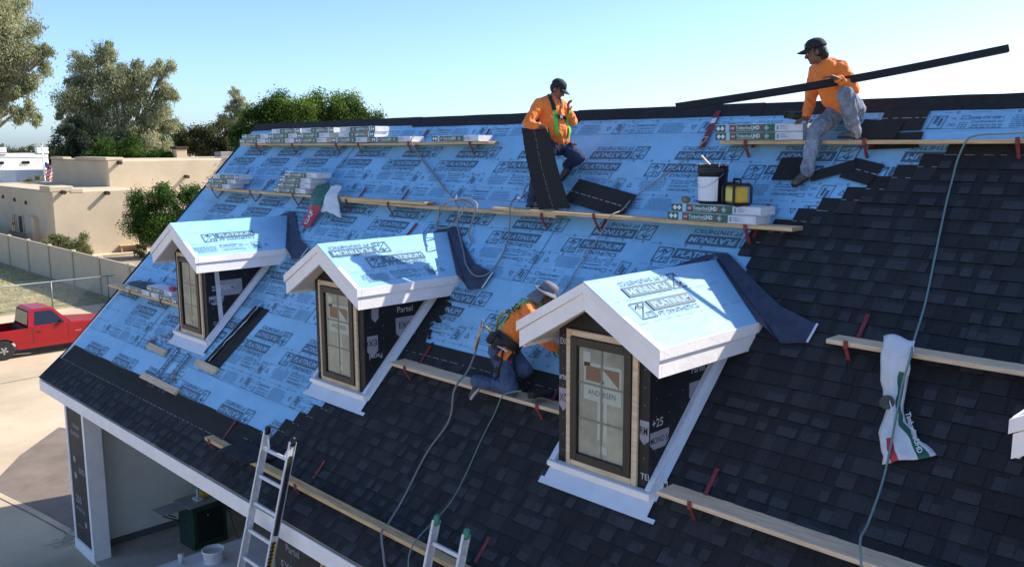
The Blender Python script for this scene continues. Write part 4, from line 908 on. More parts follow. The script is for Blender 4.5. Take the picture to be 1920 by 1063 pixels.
# ------------------------------------------------------------------ people
def remesh(b, name, mats, voxel=.007, it=4, fac=.5):
    me = b.mesh(name, mats); o = bpy.data.objects.new(name, me); COL.objects.link(o)
    r = o.modifiers.new('Remesh', 'REMESH'); r.mode = 'VOXEL'; r.voxel_size = voxel
    s = o.modifiers.new('Smooth', 'SMOOTH'); s.iterations = it; s.factor = fac
    dg = bpy.context.evaluated_depsgraph_get(); out = bpy.data.meshes.new_from_object(o.evaluated_get(dg)); out.name = name
    bpy.data.objects.remove(o); bpy.data.meshes.remove(me)
    out.materials.clear()
    for q in (mats if isinstance(mats, (list, tuple)) else [mats]): out.materials.append(q)
    return out
def folds(me, amp, fr, seed, dirs=None):
    """cloth folds: ridged noise pushed along the normals"""
    me.update(); nn = [v.normal.copy() for v in me.vertices]
    for v, n in zip(me.vertices, nn):
        p = v.co; q = V((p.x * fr, p.y * fr, p.z * fr * .62)) + V((seed, 0, 0))
        w = noise.noise(q + V((noise.noise(q * .5) * 1.3, 0, 0))); rdg = 1 - abs(w) * 2.2
        v.co = p + n * (amp * rdg + amp * .5 * noise.noise(q * 2.3))
    me.update()
def hand(b, wr, ha, palm_n, curl=.8, side=1, r=.0088):
    wr = V(wr); ha = V(ha); d = (ha - wr).normalized(); n = V(palm_n); n = (n - d * n.dot(d)).normalized(); l = d.cross(n)
    b.tcap(wr - d * .02, .027, wr + d * .015, .027, 1.15, l); 
    pc = wr + d * .05; b.tcap(wr + d * .02, .017, wr + d * .078, .016, 2.3, l)
    for i, (o, L) in enumerate(((-.034, .066), (-.0115, .076), (.0115, .072), (.034, .056))):
        p = wr + d * .082 + l * o * side; dd = d.copy(); 
        for k in range(3):
            a = curl * (.45 + .35 * k); dd2 = (d * math.cos(a) + n * math.sin(a)).normalized(); q = p + dd2 * L * (.46, .32, .24)[k]
            b.tcap(p, r * (1 - .1 * k), q, r * (.92 - .1 * k), n=8); p = q
    p = wr + d * .03 - l * .034 * side; q = p + (d * .55 - l * .6 * side + n * .5).normalized() * .042; b.tcap(p, .0125, q, .0105, n=8); b.tcap(q, .0105, q + (d * .8 + n * .55 - l * .1 * side).normalized() * .032, .0085, n=8)
def head(b, c, F, U, s=1.0):
    c = V(c); F = V(F).normalized(); U = V(U); U = (U - F * U.dot(F)).normalized(); S = F.cross(U); R = Matrix((S, F, U)).transposed()
    b.ball(c + U * .028 * s - F * .012 * s, (.074 * s, .092 * s, .088 * s), R); b.ball(c - U * .045 * s + F * .018 * s, (.056 * s, .066 * s, .066 * s), R)
    b.ball(c - U * .088 * s + F * .052 * s, (.026 * s, .024 * s, .022 * s), R)                                                  # chin
    b.tcap(c + F * .078 * s + U * .012 * s, .011 * s, c + F * .098 * s - U * .026 * s, .0155 * s)                              # nose
    b.tcap(c + F * .074 * s + U * .030 * s - S * .038 * s, .011 * s, c + F * .074 * s + U * .030 * s + S * .038 * s, .011 * s)  # brow
    b.tcap(c + F * .076 * s - U * .052 * s - S * .016 * s, .009 * s, c + F * .076 * s - U * .052 * s + S * .016 * s, .009 * s)  # lips
    for q in (-1, 1):
        b.ball(c + S * .074 * s * q - F * .008 * s - U * .004 * s, (.011 * s, .020 * s, .032 * s), R); b.ball(c + S * .040 * s * q + F * .058 * s - U * .012 * s, (.022 * s, .018 * s, .02 * s), R)
    return c, F, U, S, R
def ribbon(pts, w, nrm, mt, name, parent, th=.004, k=6):
    """flat webbing along points with a normal for each"""
    P = smooth_path(pts, k); Nn = smooth_path(nrm, k); b = MB(); vs = []
    for i, p in enumerate(P):
        d = (P[min(i + 1, len(P) - 1)] - P[max(i - 1, 0)]).normalized(); n = Nn[i].normalized(); s = d.cross(n).normalized() * w / 2
        vs += [p - s, p + s, p + s + n * th, p - s + n * th]
    b.add(vs, [(i * 4 + j, (i + 1) * 4 + j, (i + 1) * 4 + (j + 1) % 4, i * 4 + (j + 1) % 4) for i in range(len(P) - 1) for j in range(4)] + [(0, 1, 2, 3), tuple(range(len(vs) - 4, len(vs)))[::-1]])
    return b.build(name, m(mt), parent)
def wrap_path(bv, axis0, axis1, pts, out=.008, n=9):
    """press a polyline onto a garment, looking outwards from the body axis"""
    P = []; Nn = []; a0 = V(axis0); ax = V(axis1) - a0; L2 = ax.length_squared
    for i in range(len(pts) - 1):
        for j in range(n + (i == len(pts) - 2)):
            q = V(pts[i]).lerp(V(pts[i + 1]), j / n); t = max(0, min(1, (q - a0).dot(ax) / L2)); c = a0 + ax * t; d = (q - c)
            if d.length < 1e-3: continue
            d.normalize(); h = bv.ray_cast(c + d * .6, -d, .6)
            if h[0] is None: p, nn = q, d
            else: p, nn = h[0], h[1]
            P.append(p + d * out); Nn.append(d)
    # light smoothing so that it bridges folds
    for _ in range(2): P = [P[0]] + [(P[i - 1] + P[i] * 2 + P[i + 1]) / 4 for i in range(1, len(P) - 1)] + [P[-1]]
    return P, Nn
def foot(bd, an, to, sole_n, kind, parent, mt, up):
    """laced boot or trainer: upper, collar and sole"""
    an = V(an); to = V(to); n = V(sole_n).normalized(); d = to - an; d = (d - n * d.dot(n)); L = d.length; d.normalize(); s = d.cross(n)
    base = an - n * .062
    b = MB(); b.tcap(base - d * .035 + n * .032, .036, base + d * .05 + n * .034, .040, 1.0, s); b.tcap(base + d * .05 + n * .034, .038, base + d * .165 + n * .024, .028, 1.35, s)
    b.tcap(base + n * .03 - d * .01, .042, V(an) + V(up).normalized() * .06, .047)
    for k in range(4): b.tcap(base + d * (.05 + .026 * k) + n * (.074 - .008 * k) - s * .022, .005, base + d * (.05 + .026 * k) + n * (.074 - .008 * k) + s * .022, .005, n=6)
    me = remesh(b, 'boot', [m(mt)], .0065, 3); o = place('boot', me, parent, None, True)
    b = MB(); pts = [(-.075, -.030), (-.085, 0), (-.075, .030), (.02, .036), (.12, .046), (.185, .034), (.205, 0), (.185, -.034), (.12, -.044), (.02, -.036)]
    b.prism([base + d * x + s * y - n * .004 for x, y in pts], n * .022); b.build('sole', m('sole' if kind == 'trainer' else 'rubber'), o, fix=True)
def person(J, spec):
    J = {k: V(p) for k, p in J.items()}; P = thing('person', spec['label'], 'person', spec['base'])
    sw = (J['shL'] - J['shR']).normalized(); mats = m(spec['skin'])
    # ---- body: one continuous surface under the clothes
    b = MB(); c, F, U, S, R = head(b, J['head'], spec['face'], spec['up'], spec.get('hs', .98))
    b.tcap(J['neck'] - (J['head'] - J['neck']).normalized() * .05, .055, c - U * .05 - F * .01, .050)
    b.tcap(J['neck'].lerp(J['chest'], .45), .085, J['belly'], .095, 1.35, sw); b.tcap(J['belly'], .095, J['pelvis'], .10, 1.3, sw)
    for s in 'LR':
        b.tcap(J['neck'].lerp(J['sh' + s], .3), .055, J['sh' + s], .056); b.tcap(J['sh' + s], .05, J['el' + s], .039); b.tcap(J['el' + s], .039, J['wr' + s], .027)
        b.tcap(J['pelvis'].lerp(J['hip' + s], .6), .085, J['hip' + s], .085); b.tcap(J['hip' + s], .08, J['kn' + s], .052); b.tcap(J['kn' + s], .052, J['an' + s], .034); b.tcap(J['an' + s], .030, J['an' + s].lerp(J['to' + s], .5), .018)
        hand(b, J['wr' + s], J['ha' + s], spec['palm' + s], spec.get('curl' + s, .8), 1 if s == 'L' else -1)
    body = place('body', remesh(b, 'body', [mats], .0062, 3, .45), P, None, True)
    # ---- shirt
    b = MB(); up = (J['neck'] - J['belly']).normalized(); g = spec.get('belly', 0)
    b.tcap(J['neck'].lerp(J['chest'], .5), .112, J['chest'], .122, 1.42, sw); b.tcap(J['chest'], .122, J['belly'] + F * g * .5, .122 + g, 1.34, sw); b.tcap(J['belly'] + F * g * .5, .122 + g, J['pelvis'].lerp(J['belly'], .25), .128, 1.28, sw)
    b.tcap(J['neck'] - up * .03, .062, J['neck'] + (J['head'] - J['neck']).normalized() * .018, .060)
    for s in 'LR':
        b.tcap(J['neck'].lerp(J['sh' + s], .35), .062, J['sh' + s], .070); b.tcap(J['sh' + s], .070, J['el' + s], .056); e = J['el' + s]; w = J['wr' + s]
        b.tcap(e, .056, e.lerp(w, .55), .048); b.tcap(e.lerp(w, .5), .047, w - (w - e).normalized() * .012, .036)
    me = remesh(b, 'shirt', [m('orange')], .0085, 5); folds(me, .0115, 14, spec['seed']); shirt = place('shirt', me, P, None, True)
    # ---- trousers
    b = MB(); b.tcap(J['pelvis'].lerp(J['belly'], .22), .118, J['pelvis'], .126, 1.25, sw)
    for s in 'LR':
        b.tcap(J['pelvis'].lerp(J['hip' + s], .7), .11, J['hip' + s], .104); b.tcap(J['hip' + s], .100, J['kn' + s], .070); k_, a_ = J['kn' + s], J['an' + s]
        b.tcap(k_, .070, k_.lerp(a_, .55), .066); b.tcap(k_.lerp(a_, .5), .064, a_ + (a_ - k_).normalized() * .012, .056)
    me = remesh(b, 'jeans', [m(spec['jeans'])], .0085, 4); folds(me, .0115, 13, spec['seed'] + 9); jeans = place('jeans', me, P, None, True)
    if spec.get('spots'):
        bv = BVHTree.FromPolygons([v.co for v in me.vertices], [tuple(p.vertices) for p in me.polygons]); bb = MB(); rnd = random.Random(5)
        for q in range(150):
            v = me.vertices[rnd.randrange(len(me.vertices))]; n = v.normal
            if n.dot(CF) > -.15 or v.co.z > J['pelvis'].z + .02: continue
            r = rnd.uniform(.003, .009) * (2.2 if rnd.random() < .12 else 1); a = n.orthogonal().normalized(); t = n.cross(a); w = rnd.uniform(.5, 2.2)
            bb.poly([v.co + n * .0035 + (a * math.cos(k * .9) * w + t * math.sin(k * .9)) * r * rnd.uniform(.6, 1.1) for k in range(7)])
        stuff(bb.build('paint_spots', m('paintspot'), jeans))
    for s in 'LR': foot(body, J['an' + s], J['to' + s], spec['sole' + s], spec['shoe'], P, 'boot' if spec['shoe'] == 'boot' else 'shoe', J['kn' + s] - J['an' + s])
    # ---- face: eyes, brows, hair
    hs = spec.get('hs', .98)
    for q in (-1, 1):
        b = MB(); b.ball(c + S * .034 * q * hs + F * .078 * hs + U * .004 * hs, (.011, .006, .007), R); b.build('eye', m('paper'), body, smooth=True)
        b = MB(); b.ball(c + S * .034 * q * hs + F * .0835 * hs + U * .004 * hs, (.0055, .003, .0055), R); b.build('pupil', m('hair'), body, smooth=True)
        b = MB(); b.tcap(c + S * .018 * q * hs + F * .086 * hs + U * .030 * hs, .0045, c + S * .052 * q * hs + F * .074 * hs + U * .030 * hs, .004, n=8); b.build('eyebrow', m('hair'), body)
    b = MB(); b.ball(c + U * .018 * hs - F * .030 * hs, (.081 * hs, .083 * hs, .085 * hs), R)
    for s_ in (-1, 1): b.ball(c + S * .072 * s_ * hs + F * .008 * hs + U * .02 * hs, (.007, .009, .022), R)
    if spec.get('long'): b.ball(c - F * .085 * hs - U * .035 * hs, (.062, .035, .055), R); b.ball(c - F * .09 * hs - U * .01 * hs + S * .03, (.04, .03, .04), R); b.ball(c - F * .06 * hs - U * .07 * hs, (.055, .03, .03), R)
    me = remesh(b, 'hair', [m('hair')], .007, 2); folds(me, .004, 40, 2); place('hair', me, P, None, True)
    if spec.get('moustache'):
        b = MB(); b.tcap(c + F * .092 * hs - U * .034 * hs - S * .026, .006, c + F * .097 * hs - U * .031 * hs, .008, n=8); b.tcap(c + F * .097 * hs - U * .031 * hs, .008, c + F * .092 * hs - U * .034 * hs + S * .026, .006, n=8); b.build('moustache', m('hair'), body, smooth=True)
    return P, dict(J=J, c=c, F=F, U=U, S=S, R=R, sw=sw, shirt=shirt, jeans=jeans, body=body,
                   sbv=BVHTree.FromPolygons([v.co for v in shirt.data.vertices], [tuple(p.vertices) for p in shirt.data.polygons]),
                   jbv=BVHTree.FromPolygons([v.co for v in jeans.data.vertices], [tuple(p.vertices) for p in jeans.data.polygons]))
def ball_cap(P, d, hs, mt, patch=False, tilt=.12):
    c, F, U, S = d['c'], d['F'], d['U'], d['S']; F2 = (F * math.cos(tilt) - U * math.sin(tilt)); U2 = (U * math.cos(tilt) + F * math.sin(tilt)); R = Matrix((S, F2, U2)).transposed(); o0 = c + U * .046 * hs - F * .012 * hs
    b = MB(); rows = 8; n = 24; vs = []
    for j in range(rows + 1):
        ph = math.pi / 2 * j / rows
        for k in range(n):
            t = 2 * math.pi * k / n; rr = math.cos(ph) ** .75; seam = 1 + .012 * abs(math.sin(3 * t))
            q = V((.088 * hs * rr * math.cos(t), .106 * hs * rr * math.sin(t), .092 * hs * math.sin(ph) * (1.0 + .08 * math.sin(t) * (1 - j / rows)))) * seam; vs.append(o0 + R @ q)
    b.add(vs, [(j * n + k, j * n + (k + 1) % n, (j + 1) * n + (k + 1) % n, (j + 1) * n + k) for j in range(rows) for k in range(n)] + [tuple(range(rows * n, rows * n + n))])
    cap = b.build('cap', m(mt), P, None, True); sm = cap.modifiers.new('Solidify', 'SOLIDIFY'); sm.thickness = .004
    b = MB(); vs = []
    for i in range(5):
        q = i / 4
        for k in range(11):
            t = math.radians(25 + 13 * k); x = .086 * hs * math.cos(t) * (1 - .08 * q); y = .104 * hs * math.sin(t) + q * .078 * max(0, math.sin(t)) ** .6; z = .004 - .020 * q - .030 * (x / .08) ** 2 * (.35 + .65 * q); vs.append(o0 + R @ V((x, y, z)))
    b.add(vs, [(i * 11 + k, i * 11 + k + 1, (i + 1) * 11 + k + 1, (i + 1) * 11 + k) for i in range(4) for k in range(10)])
    o = b.build('brim', m(mt), cap, None, True); sm = o.modifiers.new('Solidify', 'SOLIDIFY'); sm.thickness = .005
    b = MB(); b.ball(o0 + U2 * .093 * hs, (.009, .009, .005)); b.build('cap_button', m(mt), cap, smooth=True)
    if patch:
        b = MB(); b.ball(o0 + R @ V((0, .098 * hs, .036 * hs)), (.030, .008, .024), R); b.build('cap_patch', m('sticker'), cap, smooth=True)
    else:
        b = MB(); b.ball(o0 + R @ V((.01, .101 * hs, .034 * hs)), (.016, .006, .012), R); b.build('cap_emblem', m('hat'), cap, smooth=True)

# --- worker standing with a shingle sheet
JA = {'head': (9.021, 3.489, 7.805), 'neck': (8.965, 3.465, 7.690), 'chest': (8.975, 3.416, 7.534), 'belly': (9.056, 3.416, 7.316), 'pelvis': (9.042, 3.451, 7.151), 'shR': (8.930, 3.255, 7.625), 'elR': (8.930, 3.066, 7.405), 'wrR': (9.103, 3.068, 7.375), 'haR': (9.165, 3.10, 7.36),
      'shL': (8.996, 3.622, 7.601), 'elL': (9.168, 3.589, 7.433), 'wrL': (9.205, 3.483, 7.548), 'haL': (9.219, 3.455, 7.621), 'hipR': (9.046, 3.333, 7.126), 'knR': (9.048, 3.111, 6.82), 'anR': (9.018, 3.051, 6.482), 'toR': (9.141, 3.097, 6.44), 'hipL': (9.042, 3.555, 7.138), 'knL': (9.346, 3.515, 7.005), 'anL': (9.108, 3.570, 6.905), 'toL': (9.085, 3.54, 6.829)}
PA, da = person(JA, dict(label='worker standing on the middle plank in orange shirt and harness holding a dark shingle', base=(9.05, 3.06, ZM3), skin='skin', face=(.80, .30, -.48), up=(0, 0, 1), jeans='jeans', seed=1, belly=.02,
    palmR=(.3, -.4, -.9), curlR=1.1, palmL=(.55, .6, .1), curlL=1.2, soleL=(-.2, -.75, .62), soleR=(0, 0, 1), shoe='boot', hs=.95))
ball_cap(PA, da, .95, 'cap', tilt=.05)
def harness(P, d, col2, chest=True):
    J, F, U, S, sw, bv = d['J'], d['F'], d['U'], d['S'], d['sw'], d['sbv']
    fr = spec_front(d); up = (J['neck'] - J['pelvis']).normalized(); a0, a1 = J['pelvis'], J['neck']
    for s in 'LR':
        sg = 1 if s == 'L' else -1; sh = J['neck'].lerp(J['sh' + s], .55) + up * .12
        low = J['belly'].lerp(J['pelvis'], .5) + fr * .2 + sw * sg * .13; back = J['chest'] - fr * .22 - sw * sg * .02; lowb = J['pelvis'] - fr * .2 + sw * sg * .08
        p, n = wrap_path(bv, a0, a1, [J['chest'] + fr * .2 + sw * sg * .09, low], .007); ribbon(p, .045, n, 'lime', 'harness_strap', P)
        p, n = wrap_path(bv, a0, a1 - up * .04, [J['chest'] + fr * .2 + sw * sg * .09, sh + fr * .05, sh - fr * .06], .009); ribbon(p, .052, n, col2, 'harness_strap', P)
        p, n = wrap_path(bv, a0, a1 - up * .04, [sh - fr * .06, back, lowb], .007); ribbon(p, .045, n, 'lime', 'harness_strap', P)
    if chest:
        c0 = J['chest'].lerp(J['belly'], .35); p, n = wrap_path(bv, a0, a1, [c0 + fr * .2 - sw * .1, c0 + fr * .22, c0 + fr * .2 + sw * .1], .012); ribbon(p, .042, n, 'black', 'chest_strap', P, .007)
        b = MB(); q = p[len(p) // 2] + n[len(n) // 2] * .012; b.box(-.022, .022, -.004, .004, -.018, .018, 0, Matrix.Translation(q) @ Matrix((sw, n[len(n) // 2], up)).transposed().to_4x4()); b.build('buckle', m('steel'), P, bevel=.002)
def spec_front(d):
    f = d['sw'].cross(V((0, 0, 1))) * -1; J = d['J']; up = (J['neck'] - J['pelvis']).normalized(); f = up.cross(d['sw'])
    return (f if f.dot(d['F']) > 0 else -f).normalized()
harness(PA, da, 'black')
fr = spec_front(da); b = MB()
p, n = wrap_path(da['jbv'], JA['pelvis'], V(JA['pelvis']) + V((0, 0, .1)), [V(JA['pelvis']) + V((math.cos(a), math.sin(a), 0)) * .3 + V((0, 0, .05)) for a in [k * .5236 for k in range(13)]], .008, 3)
ribbon(p, .05, n, 'belt', 'tool_belt', PA, .006)
for (dv, sz) in ((-da['sw'] * .19 - fr * .04, (.055, .05, .075)), (da['sw'] * .12 + fr * .15, (.05, .035, .06)), (-fr * .17, (.06, .035, .06))):
    b = MB(); q = V(JA['pelvis']) + dv - V((0, 0, .05)); b.box(-sz[0], sz[0], -sz[1], sz[1], -sz[2], sz[2], 0, Matrix.Translation(q) @ Matrix((da['sw'], fr, V((0, 0, 1)))).transposed().to_4x4()); b.build('pouch', m('belt'), PA, bevel=.012)
# shingle sheet hanging from his hand
g0, g1 = V((8.86, 3.02, 7.345)), V((9.20, 3.12, 7.34)); h0, h1 = V((9.22, 2.955, 6.405)), V((9.56, 3.12, 6.43))
b = MB(); nx, ny = 6, 14; vs = []
for i in range(ny + 1):
    for j in range(nx + 1):
        s, t = i / ny, j / nx; p = g0.lerp(g1, t).lerp(h0.lerp(h1, t), s); bow = .018 * math.sin(math.pi * s) - .012 * (1 - s) ** 3
        vs.append(p + V((-.35, -.9, 0)) * bow + V((0, 0, .03 * (t - .5) ** 2 * (1 if i == 0 else 0))))
vs2 = [v + V((.3, .93, 0)) * .007 for v in vs]; N1 = len(vs)
f1 = [(i * (nx + 1) + j, i * (nx + 1) + j + 1, (i + 1) * (nx + 1) + j + 1, (i + 1) * (nx + 1) + j) for i in range(ny) for j in range(nx)]
b.add(vs + vs2, f1 + [tuple(q + N1 for q in f[::-1]) for f in f1])
for t in (.40, .47):
    for i in range(0, ny * 4):
        if (i * 7) % 5 == 0: continue
        s0, s1 = i / (ny * 4), (i + .75) / (ny * 4)
        def at(s, t): 
            fi = s * ny; k = min(int(fi), ny - 1); fj = t * nx; j = min(int(fj), nx - 1); a, c = fi - k, fj - j
            g = lambda y, x: vs[y * (nx + 1) + x]
            return g(k, j) * (1 - a) * (1 - c) + g(k + 1, j) * a * (1 - c) + g(k, j + 1) * (1 - a) * c + g(k + 1, j + 1) * a * c
        q = V((-.3, -.93, 0)) * .0015
        if t > .45: b.quad(at(s0, t) + q, at(s0, t + .007) + q, at(s1, t + .007) + q, at(s1, t) + q, mi=1)
for k in range(9):                     # laminated tabs on the far half of the strip
    s0 = k / 9 + .004; s1 = s0 + random.choice((.06, .085, .1)); q = V((-.3, -.93, 0)) * .004
    b.quad(at(s0, .0) + q, at(s0, .34) + q, at(min(s1, .999), .34) + q, at(min(s1, .999), .0) + q, mi=2)
o = b.build('shingle_sheet', [m('sh_head'), m('nail_line'), m('sh_dark')], None); tag(o, 'full dark shingle strip held upright by the standing worker', 'shingle')

# --- worker crouching with the long metal strip
JB = {'head': (12.118, 3.861, 8.033), 'neck': (12.185, 3.938, 7.925), 'chest': (12.235, 3.955, 7.792), 'belly': (12.306, 3.985, 7.605), 'pelvis': (12.387, 4.07, 7.49), 'shL': (12.36, 3.93, 7.868), 'elL': (12.516, 3.872, 7.672), 'wrL': (12.455, 3.681, 7.752), 'haL': (12.413, 3.62, 7.779), 'shR': (12.058, 4.017, 7.872), 'elR': (12.044, 3.948, 7.602), 'wrR': (12.085, 3.796, 7.405), 'haR': (12.062, 3.69, 7.372),
      'hipL': (12.47, 4.00, 7.477), 'knL': (12.539, 3.662, 7.605), 'anL': (12.56, 3.851, 7.262), 'toL': (12.52, 3.73, 7.215), 'hipR': (12.288, 4.08, 7.475), 'knR': (12.242, 3.70, 7.273), 'anR': (12.231, 3.576, 6.89), 'toR': (12.185, 3.471, 6.81)}
PB, db = person(JB, dict(label='worker crouching below the ridge in orange shirt and paint-spotted jeans holding a long strip', base=(12.5, 3.78, ZTR), skin='skind', face=(-.82, -.50, -.22), up=(0, 0, 1), jeans='jeansg', seed=3, belly=0.0, spots=True,
    palmL=(-.2, -.3, -.9), curlL=1.0, palmR=(0, -.1, -1), curlR=.5, soleL=(0, 0, 1), soleR=(0, -.50, .86), shoe='boot', hs=.97, long=True, moustache=True))
ball_cap(PB, db, 1.0, 'cap', patch=True, tilt=.0)
decal(db['sbv'], 'ROOFING', .022, V(JB['chest']) + V((.04, -.2, -.05)), CR, V((0, 0, 1)), 'black', 'shirt_print', db['shirt'], lift=.006)
# long bent metal strip
s0, s1 = V((11.30, 2.72, 7.532)), V((13.62, 4.66, 8.036)); hd = V((12.415, 3.622, 7.772))
mid = s0.lerp(s1, (hd - s0).dot(s1 - s0) / (s1 - s0).length_squared); sh_ = hd - mid + CF * .045 + V((0, 0, -.012)); s0 += sh_; s1 += sh_
b = MB(); dd = (s1 - s0).normalized(); nn = (-CF - dd * (-CF).dot(dd)).normalized(); ww = dd.cross(nn); seg = 12
for i in range(seg):
    a, c = s0.lerp(s1, i / seg), s0.lerp(s1, (i + 1) / seg); sag = lambda q: V((0, 0, -.03 * math.sin(math.pi * q)))
    a = a + sag(i / seg); c = c + sag((i + 1) / seg)
    for (x0, n0, x1, n1) in ((-.032, 0, .032, .004), (.032, .004, .036, -.03)):
        b.quad(a + ww * x0 + nn * n0, c + ww * x0 + nn * n0, c + ww * x1 + nn * n1, a + ww * x1 + nn * n1)
o = b.build('metal_strip', mat('black_metal_edging', (.016, .016, .018), .6, .15, 8, spec=.3), None); sm = o.modifiers.new('Solidify', 'SOLIDIFY'); sm.thickness = .004; tag(o, 'long black metal edge strip held across by the crouching worker', 'metal strip')

# --- worker kneeling between the dormers
JC = {'head': (10.432, 1.812, 5.662), 'neck': (10.345, 1.737, 5.575), 'chest': (10.287, 1.61, 5.429), 'belly': (10.206, 1.517, 5.257), 'pelvis': (10.155, 1.455, 5.131), 'shR': (10.431, 1.567, 5.543), 'elR': (10.634, 1.556, 5.295), 'wrR': (10.669, 1.747, 5.176), 'haR': (10.695, 1.827, 5.15), 'shL': (10.161, 1.779, 5.498), 'elL': (10.283, 1.855, 5.264), 'wrL': (10.46, 1.87, 5.124), 'haL': (10.53, 1.90, 5.10),
      'hipR': (10.208, 1.384, 5.118), 'knR': (10.399, 1.352, 4.800), 'anR': (10.033, 1.238, 4.822), 'toR': (9.935, 1.19, 4.758), 'hipL': (10.094, 1.571, 5.104), 'knL': (10.43, 1.53, 4.96), 'anL': (10.072, 1.505, 4.836), 'toL': (9.98, 1.46, 4.80)}
PC_, dc = person(JC, dict(label='worker kneeling between two dormers in bucket hat, orange shirt and lime harness', base=(10.3, 1.36, ZC), skin='skind', face=(.62, .60, -.45), up=(-.2, -.2, 1), jeans='jeansc', seed=6, belly=.01,
    palmR=(0, .1, -1), curlR=.7, palmL=(0, .1, -1), curlL=.7, soleL=(-.75, -.3, .6), soleR=(-.72, -.35, .6), shoe='trainer', hs=.95))
harness(PC_, dc, 'lime', chest=False)
# bucket hat with neck flap
c, F, U, S, R = dc['c'], dc['F'], dc['U'], dc['S'], dc['R']; o0 = c + U * .048 - F * .006
Rh = R.to_4x4(); Mh = Matrix.Translation(o0) @ Rh
b = MB(); b.lathe([(.094, 0), (.090, .05), (.080, .085), (.05, .097), (.004, .10)], 26, 0, Mh, close=False); hat = b.build('hat', m('hat'), PC_, None, True)
b = MB(); b.lathe([(.092, .012), (.120, -.004), (.152, -.016)], 30, 0, Mh, close=False); o = b.build('brim', m('hat'), hat, None, True); sm = o.modifiers.new('Solidify', 'SOLIDIFY'); sm.thickness = .005
b = MB(); vs = []
for i in range(5):
    for k in range(13):
        t = math.radians(185 + 170 * k / 12); r = .094 + .012 * i; vs.append(Mh @ V((r * math.cos(t), r * math.sin(t) - .006 * i, .0 - .034 * i)))
b.add(vs, [(i * 13 + k, i * 13 + k + 1, (i + 1) * 13 + k + 1, (i + 1) * 13 + k) for i in range(4) for k in range(12)]); o = b.build('neck_flap', m('hat'), hat, None, True); sm = o.modifiers.new('Solidify', 'SOLIDIFY'); sm.thickness = .004
fr = spec_front(dc); up = (V(JC['neck']) - V(JC['pelvis'])).normalized()
decal(dc['sbv'], 'ING', .085, V(JC['chest']) - dc['sw'] * .11 - fr * .12 + up * .02, (CR * .8 + V((0, 0, .45))), V((-.25, -.2, 1)), 'black', 'shirt_print', dc['shirt'], lift=.005)
b = MB()
# tool belt with pads, pouches, hammer loop
pv = V(JC['pelvis']); ax = up
e1 = dc['sw']; e2 = fr
p, n = wrap_path(dc['sbv'], pv - up * .1, pv + up * .2, [pv + (e1 * math.cos(a) + e2 * math.sin(a)) * .3 + up * .10 for a in [k * .5236 for k in range(13)]], .012, 3); ribbon(p, .085, n, 'belt', 'tool_belt', PC_, .014)
fm = lambda q, tz=0: Matrix.Translation(q) @ Matrix((e1, e2, up)).transposed().to_4x4() @ Matrix.Rotation(tz, 4, 'Z')
nr = -e1                                             # his right side faces the camera
for (q, sz, nm) in ((pv + nr * .165 + e2 * .02 - up * .03, (.035, .075, .085), 'pouch'), (pv + nr * .17 + e2 * .11 - up * .14, (.04, .085, .075), 'pouch'), (pv + nr * .09 - e2 * .165 + up * .04, (.07, .035, .06), 'pouch'), (pv + nr * .165 - e2 * .08 + up * .03, (.03, .06, .06), 'pouch'), (pv - nr * .17 + e2 * .04 - up * .04, (.035, .08, .09), 'pouch')):
    b = MB(); x, y, z = sz; b.add([fm(q) @ V(v) for v in ((-x, -y * .85, -z), (x, -y * .85, -z), (x, y * .85, -z), (-x, y * .85, -z), (-x * 1.1, -y, z), (x * 1.2, -y, z), (x * 1.2, y, z), (-x * 1.1, y, z))], ((0, 3, 2, 1), (4, 5, 6, 7), (0, 1, 5, 4), (1, 2, 6, 5), (2, 3, 7, 6), (3, 0, 4, 7))); b.build(nm, m('belt'), PC_, bevel=.012)
q = pv + nr * .215 + e2 * .02
b = MB(); b.box(-.004, .004, -.05, .05, -.05, .06, 0, fm(q - up * .01)); b.build('orange_panel', m('orange'), PC_, bevel=.002)
for k in (0, 1):
    b = MB(); b.tcap(pv + nr * .19 + e2 * (.09 + .03 * k) - up * .09, .009, pv + nr * .19 + e2 * (.09 + .03 * k) - up * .03, .008, n=8); b.build('plier_grip', m('gafred'), PC_, smooth=True)
t = thing('hammer', 'claw hammer hanging from the kneeling worker tool belt', 'hammer', pv + nr * .24)
hq = pv + nr * .235 - e2 * .005; hd_ = (-V((0, 0, 1)) - e2 * .25).normalized()
b = MB(); b.tube([hq + V((0, 0, .02)), hq + hd_ * .08, hq + hd_ * .26], [.011, .012, .015], 8); b.build('handle', m('belt'), t, smooth=True)
b = MB(); hx = e2; b.tcap(hq + V((0, 0, .03)) + hx * .05, .016, hq + V((0, 0, .03)), .013, n=10); b.tcap(hq + V((0, 0, .03)), .012, hq + V((0, 0, .015)) - hx * .07, .005, n=10); b.build('hammer_head', m('steel'), t, smooth=True)
# shock-absorbing lanyard from his back to the rope
b = MB(); bp = V(JC['chest']) - fr * .15; b.tube(smooth_path([bp, bp - fr * .05 - up * .10, UV(9.92, 2.64, .36), UV(9.75, 2.68, .38)]), .014, 7); o = b.build('lanyard', mat('yellow_webbing', (.30, .25, .06), .7, .5, 30), PC_, smooth=True)
b = MB(); b.bar(UV(9.72, 2.68, .40), UV(9.66, 2.45, .26), .05, .025); b.build('shock_pack', m('woodpale'), PC_, bevel=.006)

